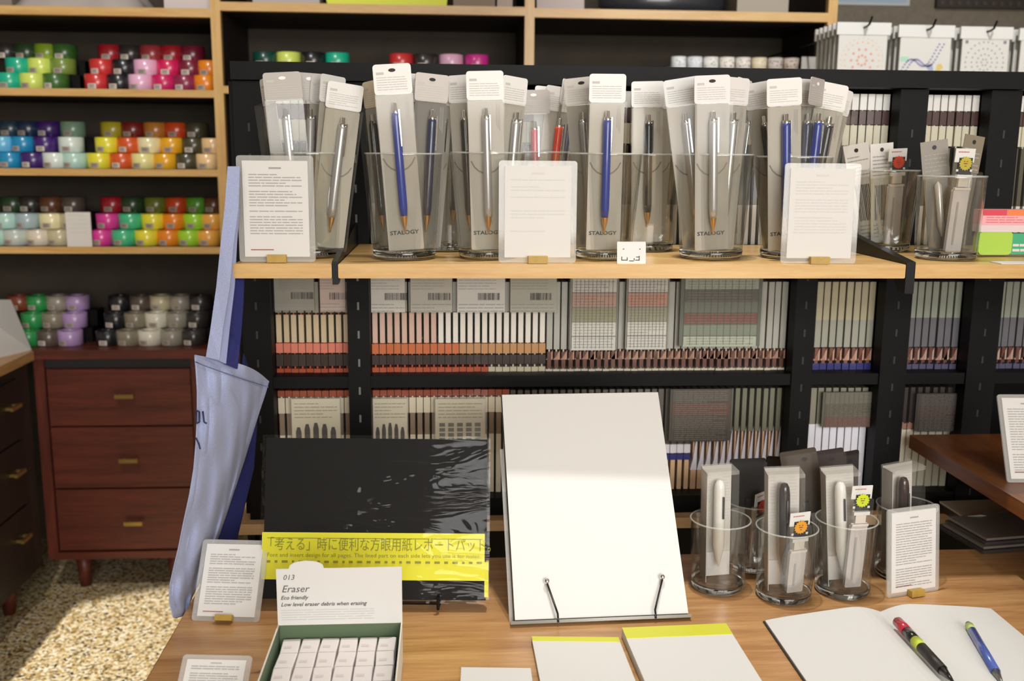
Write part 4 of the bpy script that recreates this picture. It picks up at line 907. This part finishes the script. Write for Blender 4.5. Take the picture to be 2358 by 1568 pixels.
# ---------------------------------------------------------------- glasses on the table
def tumbler(px, py, label, rb_=.0352, rt=.040, h=.095):
    p = PZ(px, py, ZT); Y = p.y + rb_ * .9
    vase(px, Y, ZT, rb_, rt, h, label, 'glass_tumbler', .010, 'glass tumblers of pens on the table')
    return Vector((proj_x(px, Y, ZT), Y, ZT))
g1 = tumbler(1652, 1374, 'glass tumbler of white pen box beside the writing pad'); g2 = tumbler(1803, 1396, 'glass tumbler of black pen box, frontmost on the table')
g3 = tumbler(1938, 1384, 'glass tumbler of white pen box with the lime badge', h=.1); g4 = tumbler(2075, 1345, 'glass tumbler behind the angled text card', h=.1)
g5 = tumbler(1725, 1322, 'glass tumbler of dark pouches between and behind the first two', rt=.038)
def pen_box(g, topx, topy, pen, label, W_=.042, D_=.03, yaw=0, dx=0):
    B_ = g + Vector((dx, 0, .0105)); T_ = PY(topx, topy, g.y - D_ * .2); up = T_ - B_; L_ = up.length
    t = thing('pen_box', label, 'pen box', frame(B_, Vector((math.cos(yaw), math.sin(yaw), 0)), up)); w, d = W_ / 2, D_ / 2; rg = random.Random(int(topx))
    mb = MB(); mb.box((-w + .001, d - .003, .001), (w - .001, d - .001, L_ - .002), mat('d0ccc6', .6)); mb.box((-w + .001, -d + .006, .001), (-w + .002, d - .003, L_ - .004), mat('c8c4be', .6))
    for sx in (-1, 1): lines(mb, rg, sx * w * .62 - w * .25, sx * w * .62 + w * .25, L_ - .012, L_ * .5, 16, d - .0035, M_inkl, .3, last=.4, wmin=.3, wmax=.9)
    mb.box((-w * .9, d - .006, .001), (w * .9, d - .003, .035), mat('e6e2e2', .5)); mb.build('insert', t)
    c = {'white': 'e4e2dc', 'black': '17171c', 'dark': '3a2c28'}[pen]
    mb = MB(); mb.lathe([(.0003, .018), (.0015, .02), (.004, .032), (.0074, .048), (.0074, L_ - .032), (.0064, L_ - .023), (.004, L_ - .018), (.0003, L_ - .017)], mat(c, .25, coat=.5), Matrix.Translation((0, d - .016, 0)), 20)
    p_ = mb.build('pen', t)
    MB().box((.0014, d - .0254, L_ - .068), (.0036, d - .0215, L_ - .038), mat('3a3836' if pen == 'white' else '55555c', .3, .5)).build('clip', p_)
    mb = MB(); mb.rbox(-w, 0, w, L_, -d, d, .002, M_film); mb.rbox(-w + .0002, L_ - .006, w - .0002, L_ - .0005, -d + .0002, d - .0002, .001, M_filmhazy); mb.build('case', t)
pen_box(g1, 1658, 1076, 'white', 'tall clear box with a white pen, in the tumbler beside the writing pad', yaw=R(4))
pen_box(g2, 1806, 1082, 'black', 'tall clear box with a black pen, in the frontmost tumbler', yaw=R(-6), W_=.046)
pen_box(g3, 1934, 1080, 'white', 'tall clear box with a white pen beside the lime badge', yaw=R(-4), W_=.044)
pen_box(g4, 2080, 1070, 'dark', 'tall clear box with a dark pen behind the angled text card', yaw=R(12), W_=.048)
badge_pack((1843, 1180), 1826, g2.y - .024, g2.y - .01, ZT + .011, R(10), 'e09a20', 'pack with an orange starburst badge in the frontmost tumbler')
badge_pack((1986, 1118), 1960, g3.y - .02, g3.y - .01, ZT + .011, R(5), 'c8d81c', 'pack with a lime starburst badge on the third tumbler')
badge_pack((1752, 1134), 1738, g5.y - .018, g5.y - .015, ZT + .011, R(40), 'c03a28', 'pack with a red badge half hidden behind the black pen box')
def pouch(top, botx, Yb, z0, label, yaw=0, W_=.05, tone='120e0d', lean=.0):
    B_ = Vector((proj_x(botx, Yb, z0), Yb, z0)); T_ = PY(top[0], top[1], Yb + lean); L_ = (T_ - B_).length; w = W_ / 2
    t = thing('dark_pouch', label, 'pouch', frame(B_, Vector((math.cos(yaw), math.sin(yaw), 0)), T_ - B_))
    mb = MB(); mb.rbox(-w, L_ * .5, w, L_, -.001, .001, .003, mat(tone, .5)); mb.prism([(w * .3 + .004 * math.cos(k * .6), L_ - .014 + .003 * math.sin(k * .6)) for k in range(10)][::-1], -.0014, -.0012, mat('0c0a0a', .5)); mb.build('header_card', t)
    mb = MB(); mb.box((-w * .9, -.0005, .002), (w * .9, .0005, L_ * .5), mat('b9b4b0', .5)); mb.box((-.004, -.006, .01), (.004, -.001, L_ * .6), mat('22201f', .4)); mb.build('insert', t)
    MB().rbox(-w, 0, w, L_ * .98, -.008, .002, .002, M_film).build('sleeve', t)
pouch((1722, 1056), 1722, g5.y + .01, ZT + .011, 'black-headed pouch behind the first tumbler', R(-4))
pouch((1800, 1052), 1745, g5.y + .02, ZT + .011, 'brown-headed pouch leaning right behind the black pen box', R(20), tone='2a2018')
pg = Vector((0, g3.y + .055, 0))
pouch((1836, 1036), 1880, g3.y + .05, ZT, 'tall olive-headed pouch with a hole behind the third tumbler', R(-10), tone='44372a', W_=.048)
pouch((1902, 1036), 1915, g3.y + .07, ZT, 'dark brown-headed pouch behind the white pen box', R(5), tone='281c1a', W_=.05)
pouch((1948, 1040), 1940, g3.y + .09, ZT, 'dark brown-headed pouch rearmost behind the lime badge', R(18), tone='241817', W_=.044)
g6 = tumbler(1905, 1310, 'glass tumbler of brown pouches behind the third tumbler', rt=.044, rb_=.040)

# ---------------------------------------------------------------- eraser display box
bl, br = PZ(640, 1438, ZT + .05), PZ(926, 1438, ZT + .05)
Yb_ = bl.y; w = br.x - bl.x; hf = PY(784, 1308, Yb_).z - (ZT + .05)
ebx = thing('eraser_box', 'open white cardboard display box of erasers with a printed raised flap', 'box', ((bl.x + br.x) / 2, Yb_, ZT))
dpt = .17; w2 = w / 2; m_in = mat('56684c', .7); hb = .05
mb = MB(); th = .0015
for (a_, b_) in (((-w2, 0, 0), (w2, th, hb)), ((-w2, -dpt, 0), (-w2 + th, 0, hb)), ((w2 - th, -dpt, 0), (w2, 0, hb)), ((-w2, -dpt, 0), (w2, -dpt + th, hb * .5)), ((-w2, -dpt, 0), (w2, 0, th))): mb.box(a_, b_, mat('e2ddcf', .7))
e = .0004
mb.rect(-w2 + th, th, w2 - th, hb - .001, -e, m_in)
mb.quad([(-w2 + th + e, -dpt + .01, th), (-w2 + th + e, 0, th), (-w2 + th + e, 0, hb - .001), (-w2 + th + e, -dpt + .01, hb - .001)], m_in); mb.quad([(w2 - th - e, 0, th), (w2 - th - e, -dpt + .01, th), (w2 - th - e, -dpt + .01, hb - .001), (w2 - th - e, 0, hb - .001)], m_in)
mb.build('tray', ebx)
mb = MB(); pts = [(-w2, hb)]; pts += [(-w2, hb + hf)]; bx = -w2 + w * .24
for k in range(9): a_ = math.pi - math.pi * k / 8; pts.append((bx + w * .14 * math.cos(a_), hb + hf + .009 * math.sin(a_) ** .8 if 0 < k < 8 else hb + hf))
pts += [(w2, hb + hf), (w2, hb)]
mb.prism(pts, 0, .0012, M_white); mk = mat('55524e', .7); y = -.0004
mb.text('013', .0085, -w2 + .007, hb + hf - .0125, y, mk, shear=.25); mb.text('Eraser', .0115, -w2 + .005, hb + hf - .027, y, mk, shear=.3)
mb.text('Eco friendly', .0062, -w2 + .004, hb + hf - .0355, y, mk, shear=.3, bold=.0001); mb.text('Low level eraser debris when erasing', .0062, -w2 + .004, hb + hf - .0435, y, mk, shear=.3, bold=.0001)
lines(mb, random.Random(12), -w2 + .004, w2 * .55, hb + hf - .047, hb + .004, 5, y, M_inkl, .22, last=.7, wmin=.3, wmax=.9)
mb.build('flap', ebx)
nx, ny = 6, 5; ew, ed = (w - .012) / nx, (dpt - .012) / ny
em = MB(); em.rbox(-ew / 2 + .0008, 0, ew / 2 - .0008, .014, -ed / 2 + .0008, ed / 2 - .0008, .0015, mat('e6dedb', .6)); em.rect(-ew * .25, .004, ew * .25, .009, -ed / 2 + .0006, mat('d0c6c2', .6))
em.add([(-ew * .3, -ed * .2, .0143), (ew * .1, -ed * .2, .0143), (ew * .1, -ed * .05, .0143), (-ew * .3, -ed * .05, .0143)], [(0, 1, 2, 3)], mat('d6cdc8', .6)); eme = em.mesh('eraser')
for i in range(nx):
    for j in range(ny):
        for L_ in (0, 1):
            if L_ == 0 and 0 < i < nx - 1 and 0 < j < ny - 1: continue
            o = part('eraser', eme); rg = random.Random(i * 9 + j)
            o.matrix_world = Matrix.Translation((ebx.location.x - w2 + .006 + ew * (i + .5), Yb_ - .006 - ed * (j + .5), ZT + .0066 + L_ * .0150)) @ Matrix.Rotation(R(rg.uniform(-3, 3)), 4, 'Z')
            tag(o, 'white block eraser in the %s layer of the open display box' % ('upper' if L_ else 'lower'), 'eraser', 'white erasers, %s layer in the display box' % ('upper' if L_ else 'lower'))
# ---------------------------------------------------------------- pads and card lying at the front
def flat_pad(c4, th, label, strip, name='note_pad', lift=0):
    pts = [PZ(x, y, ZT + th + lift) for x, y in c4]; c = sum(pts, Vector()) / 4; t = thing(name, label, 'note pad', (c.x, c.y, ZT + lift))
    tl, tr, brr, bll = [Vector((q_.x - c.x, q_.y - c.y, 0)) for q_ in pts]
    def slab(f0, f1, z0, z1, m, nm, grow=0):
        a_, b_, c_, d_ = tl.lerp(bll, f0), tr.lerp(brr, f0), tr.lerp(brr, f1), tl.lerp(bll, f1); mb = MB()
        vs = [(q_.x, q_.y, z) for z in (z0, z1) for q_ in (a_, b_, c_, d_)]
        mb.add(vs, [(0, 1, 2, 3), (7, 6, 5, 4), (0, 4, 5, 1), (1, 5, 6, 2), (2, 6, 7, 3), (3, 7, 4, 0)], m); mb.build(nm, t)
    slab(0, 1, 0, th, M_white, 'sheets')
    if strip: slab(0, strip, th, th + .0006, mat('d2d23c', .5), 'binding_strip'); slab(0, 1, -.0, .0012, mat('c8c84a', .5), 'cover')
    return t
flat_pad([(1224, 1466), (1424, 1468), (1500, 1660), (1262, 1660)], .006, 'white note pad with thin lime top strip, left of the larger pad', .06)
flat_pad([(1432, 1446), (1672, 1436), (1800, 1640), (1520, 1650)], .012, 'larger white note pad with a lime top strip beside the notebook', .14)
flat_pad([(1062, 1536), (1222, 1538), (1236, 1640), (1056, 1640)], .003, 'small white card lying at the bottom centre of the table', 0, 'blank_card')
# ---------------------------------------------------------------- open notebook with pens
nl, ns, nr = PZ(1762, 1424, ZT + .006), PZ(2028, 1404, ZT + .006), PZ(2282, 1400, ZT + .004)
yt0 = ns.y; y0 = yt0 - .21
nb = thing('open_notebook', 'open notebook with blank white pages lying at the right of the table', 'notebook', (ns.x, yt0, ZT))
for sgn, wpx, nm in ((-1, ns.x - nl.x, 'left_page'), (1, nr.x - ns.x, 'right_page')):
    n = 16; vs = []; fs = []
    ring = []
    for i in range(n + 1):
        u = i / n; z = .0035 + .012 * math.sin(min(1, u * 3.4) * math.pi / 2) * (1 - u) ** .8; ring.append((sgn * wpx * u, z))
    outl = ring + [(sgn * wpx, .0015), (0, .0015)]
    k = len(outl)
    def yedge(u): return 0 if u < .96 else -.006 * ((u - .96) / .04)
    dyl = (nl.y - ns.y) if sgn < 0 else (nr.y - ns.y)
    vs = [(x, dyl * abs(x) / wpx, z) for x, z in outl] + [(x + (.0), y0 - yt0 + dyl * abs(x) / wpx, z) for x, z in outl]
    f0 = tuple(range(k)); fs = [f0, tuple(range(2 * k - 1, k - 1, -1))] + [(i, i + k, (i + 1) % k + k, (i + 1) % k) for i in range(k)]
    mb = MB(); mb.add(vs, fs, M_white); mb.build(nm, nb)
    a = -wpx - .002 if sgn < 0 else 0; b_ = 0 if sgn < 0 else wpx + .002
    MB().add([(0, .002, 0), (sgn * (wpx + .002), dyl + .002, 0), (sgn * (wpx + .002), y0 - yt0 + dyl - .002, 0), (0, y0 - yt0 - .002, 0), (0, .002, .0015), (sgn * (wpx + .002), dyl + .002, .0015), (sgn * (wpx + .002), y0 - yt0 + dyl - .002, .0015), (0, y0 - yt0 - .002, .0015)], [(0, 1, 2, 3), (4, 5, 6, 7), (0, 1, 5, 4), (1, 2, 6, 5), (2, 3, 7, 6), (3, 0, 4, 7)], M_dark).build('cover', nb)
def lying_pen(name, p0, p1, z, label, segs, r):
    a_, b_ = PZ(p0[0], p0[1], z), PZ(p1[0], p1[1], z); L_ = .145; d = (b_ - a_); d.z = 0; d.normalize()
    up = d; t = thing(name, label, 'pen', frame(a_, Vector((-d.y, d.x, 0)).cross(Vector((0, 0, 0))) if False else Vector((d.y, -d.x, 0)), up))
    for nm, z0, z1, r0, r1, m in segs:
        MB().lathe([(.0003, z0 * L_), (r0 * r, z0 * L_), (r1 * r, z1 * L_), (.0003, z1 * L_)], m, n=18).build(nm, t)
    return t, a_, d
mk_ = mat('1b1a1c', .25, coat=.5)
zpn = ZT + .016
t, a_, d_ = lying_pen('multicolour_pen', (2064, 1428), (2200, 1575), zpn, 'black multicolour pen with red slider and lime band on the notebook', [('end_cap', 0, .03, .6, .95, mk_), ('red_slider', .03, .2, 1.02, 1.02, mat('b02a38', .3, coat=.5)), ('barrel', .2, .36, 1, 1, mk_), ('lime_band', .36, .47, 1.02, 1.02, mat('b8c43c', .5)), ('grip', .47, .82, 1.0, .95, mat('26221f', .5)), ('tip', .82, 1.0, .9, .15, mk_)], .0062)
MB().box((-.0075, -.002, .012), (-.0062, .0015, .055), M_chrome).build('clip', t)
t, a_, d_ = lying_pen('blue_pen', (2229, 1436), (2312, 1580), zpn - .001, 'translucent blue pen with a lime collar lying at the right of the notebook', [('end_cap', 0, .04, .6, .9, mat('3c4250', .3)), ('lime_collar', .04, .13, .95, 1, mat('aebf70', .5)), ('barrel', .13, .8, 1, 1, mat('4c5fa6', .25, coat=.5)), ('tip', .8, 1.0, .9, .12, mat('8a8a84', .3, .7))], .0052)

# ---------------------------------------------------------------- blue denim tote bag
M_denim = mat('a0a9cc', .9, bump=.5, bscale=900, var=.12, sheen=.2)
M_denimd = mat('232766', .9, bump=.5, bscale=900, var=.1)  # deeper blue denim; on the rear panel it stands for shade
bag = thing('tote_bag', 'pale blue denim tote bag hanging by its straps left of the oak shelf', 'bag', PY(520, 840, 1.25))
o0 = bag.location.copy()
prof = [(818, 447, 838, 500, 878, 620, 0)]
rows = [(818, 447, 880, 619), (850, 450, 905, 612), (900, 453, 950, 597), (960, 453, 1005, 580), (1020, 450, 1060, 563), (1080, 445, 1115, 545), (1140, 435, 1170, 527), (1200, 422, 1225, 508), (1260, 410, 1275, 488), (1310, 398, 1320, 468), (1350, 389, 1358, 452), (1390, 389, 1390, 432), (1422, 398, 1424, 408)]
fine = []
for j in range(len(rows) - 1):
    for k in range(4): fine.append(tuple(a_ + (b_ - a_) * k / 4 for a_, b_ in zip(rows[j], rows[j + 1])))
rows = fine + [rows[-1]]
nu = 30; vs = []; fs = []
for j, (yl, xl, yr, xr) in enumerate(rows):
    for i in range(nu + 1):
        u = i / nu; px = xl + (xr - xl) * u; py = yl + (yr - yl) * u
        if j == 0: py = yl + (yr - yl) * (u ** .9) - 0; 
        Yv = 1.17 + .16 * u - .018 * math.sin(math.pi * u) + .010 * math.sin(u * 9 + j * .12) * (1 - abs(2 * u - 1))
        Yv += -.02 * j / 48
        v_ = j / 48; e_ = min(1, 6 * u, 6 * (1 - u), 8 * v_ + .1)
        Yv += e_ * (.006 * math.sin(u * 14 + v_ * 9) + .0035 * math.sin(u * 23 - v_ * 21) + .004 * math.sin(v_ * 34 + u * 6) * v_)
        vs.append(PY(px, py, Yv) - o0)
nf = len(vs)
for j in range(len(rows)):
    for i in range(nu + 1):
        u = i / nu; v = vs[j * (nu + 1) + i]; tk = .004 + .02 * math.sin(math.pi * u) * (1 - j / 56)
        vs.append(v + Vector((.012 * math.sin(math.pi * u), tk, 0)))
for j in range(len(rows) - 1):
    for i in range(nu):
        a_ = j * (nu + 1) + i; fs.append((a_, a_ + 1, a_ + nu + 2, a_ + nu + 1)); fs.append((nf + a_, nf + a_ + nu + 1, nf + a_ + nu + 2, nf + a_ + 1))
n_ = nu + 1; R_ = len(rows)
for j in range(R_ - 1):
    fs.append((j * n_, (j + 1) * n_, nf + (j + 1) * n_, nf + j * n_)); fs.append((j * n_ + nu, nf + j * n_ + nu, nf + (j + 1) * n_ + nu, (j + 1) * n_ + nu))
for i in range(nu): fs.append(((R_ - 1) * n_ + i, (R_ - 1) * n_ + i + 1, nf + (R_ - 1) * n_ + i + 1, nf + (R_ - 1) * n_ + i))
mb = MB(); mb.add(vs, fs, M_denim, None, True); body = mb.build('body', bag)
def ribbon(L_, name, m, parent, base=o0, off=.003):
    mb = MB(); vs = []; fs = []
    for (x0, y0_, Y0_, x1, y1_, Y1_) in L_: 
        a_, b_ = PY(x0, y0_, Y0_) - base, PY(x1, y1_, Y1_) - base; vs += [a_, b_, b_ + Vector((0, off, 0)), a_ + Vector((0, off, 0))]
    for k in range(len(L_) - 1):
        q_ = k * 4
        for e_ in range(4): fs.append((q_ + e_, q_ + (e_ + 1) % 4, q_ + 4 + (e_ + 1) % 4, q_ + 4 + e_))
    fs += [(0, 3, 2, 1), (len(vs) - 4, len(vs) - 3, len(vs) - 2, len(vs) - 1)]
    mb.add(vs, fs, m, None, False); return mb.build(name, parent)
MBH = MB(); hem = [PY(450 + (617 - 450) * k / 12, 833 + 58 * (k / 12) ** .9, 1.17 + .16 * k / 12 - .022 - .018 * math.sin(math.pi * k / 12)) - o0 for k in range(13)]
MBH.tube(hem, .0007, mat('6878a8', .9), n=5); MBH.build('hem_stitching', bag)
ribbon([(524, 383, 1.235, 552, 383, 1.24), (518, 470, 1.23, 549, 480, 1.235), (508, 560, 1.22, 538, 560, 1.23), (498, 660, 1.21, 529, 660, 1.225), (484, 760, 1.20, 513, 760, 1.21), (474, 822, 1.185, 505, 830, 1.20)], 'strap', M_denim, bag)
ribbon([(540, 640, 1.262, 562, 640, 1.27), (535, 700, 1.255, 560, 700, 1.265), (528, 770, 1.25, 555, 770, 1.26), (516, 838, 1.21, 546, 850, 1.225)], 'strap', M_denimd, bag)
ribbon([(537, 480, 1.25, 551, 480, 1.255), (530, 560, 1.25, 545, 560, 1.255), (524, 660, 1.24, 540, 660, 1.25), (513, 760, 1.22, 528, 760, 1.23), (503, 830, 1.20, 520, 838, 1.21)], 'strap', mat('9aa3cc', .9), bag)
# rear panel of the bag, its shade painted in as deeper blue
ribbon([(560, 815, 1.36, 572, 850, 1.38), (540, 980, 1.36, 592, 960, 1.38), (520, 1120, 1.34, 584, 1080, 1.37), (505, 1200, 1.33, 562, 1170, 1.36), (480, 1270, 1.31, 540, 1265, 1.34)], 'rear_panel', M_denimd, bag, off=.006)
mb = MB()
def onbag(px, py, u): return PY(px, py, 1.17 + .16 * u - .03) - o0
for seg in (((452, 945), (452, 975)), ((452, 945), (459, 948)), ((459, 948), (459, 972)), ((452, 975), (459, 972)), ((467, 947), (470, 972)), ((470, 972), (476, 975)), ((451, 1008), (458, 1022)), ((458, 1022), (461, 1034))):
    mb.tube([onbag(seg[0][0], seg[0][1], .05), onbag(seg[1][0], seg[1][1], .05)], .0011, mat('2b2f55', .8), n=6)
mb.build('printed_letters', bag)
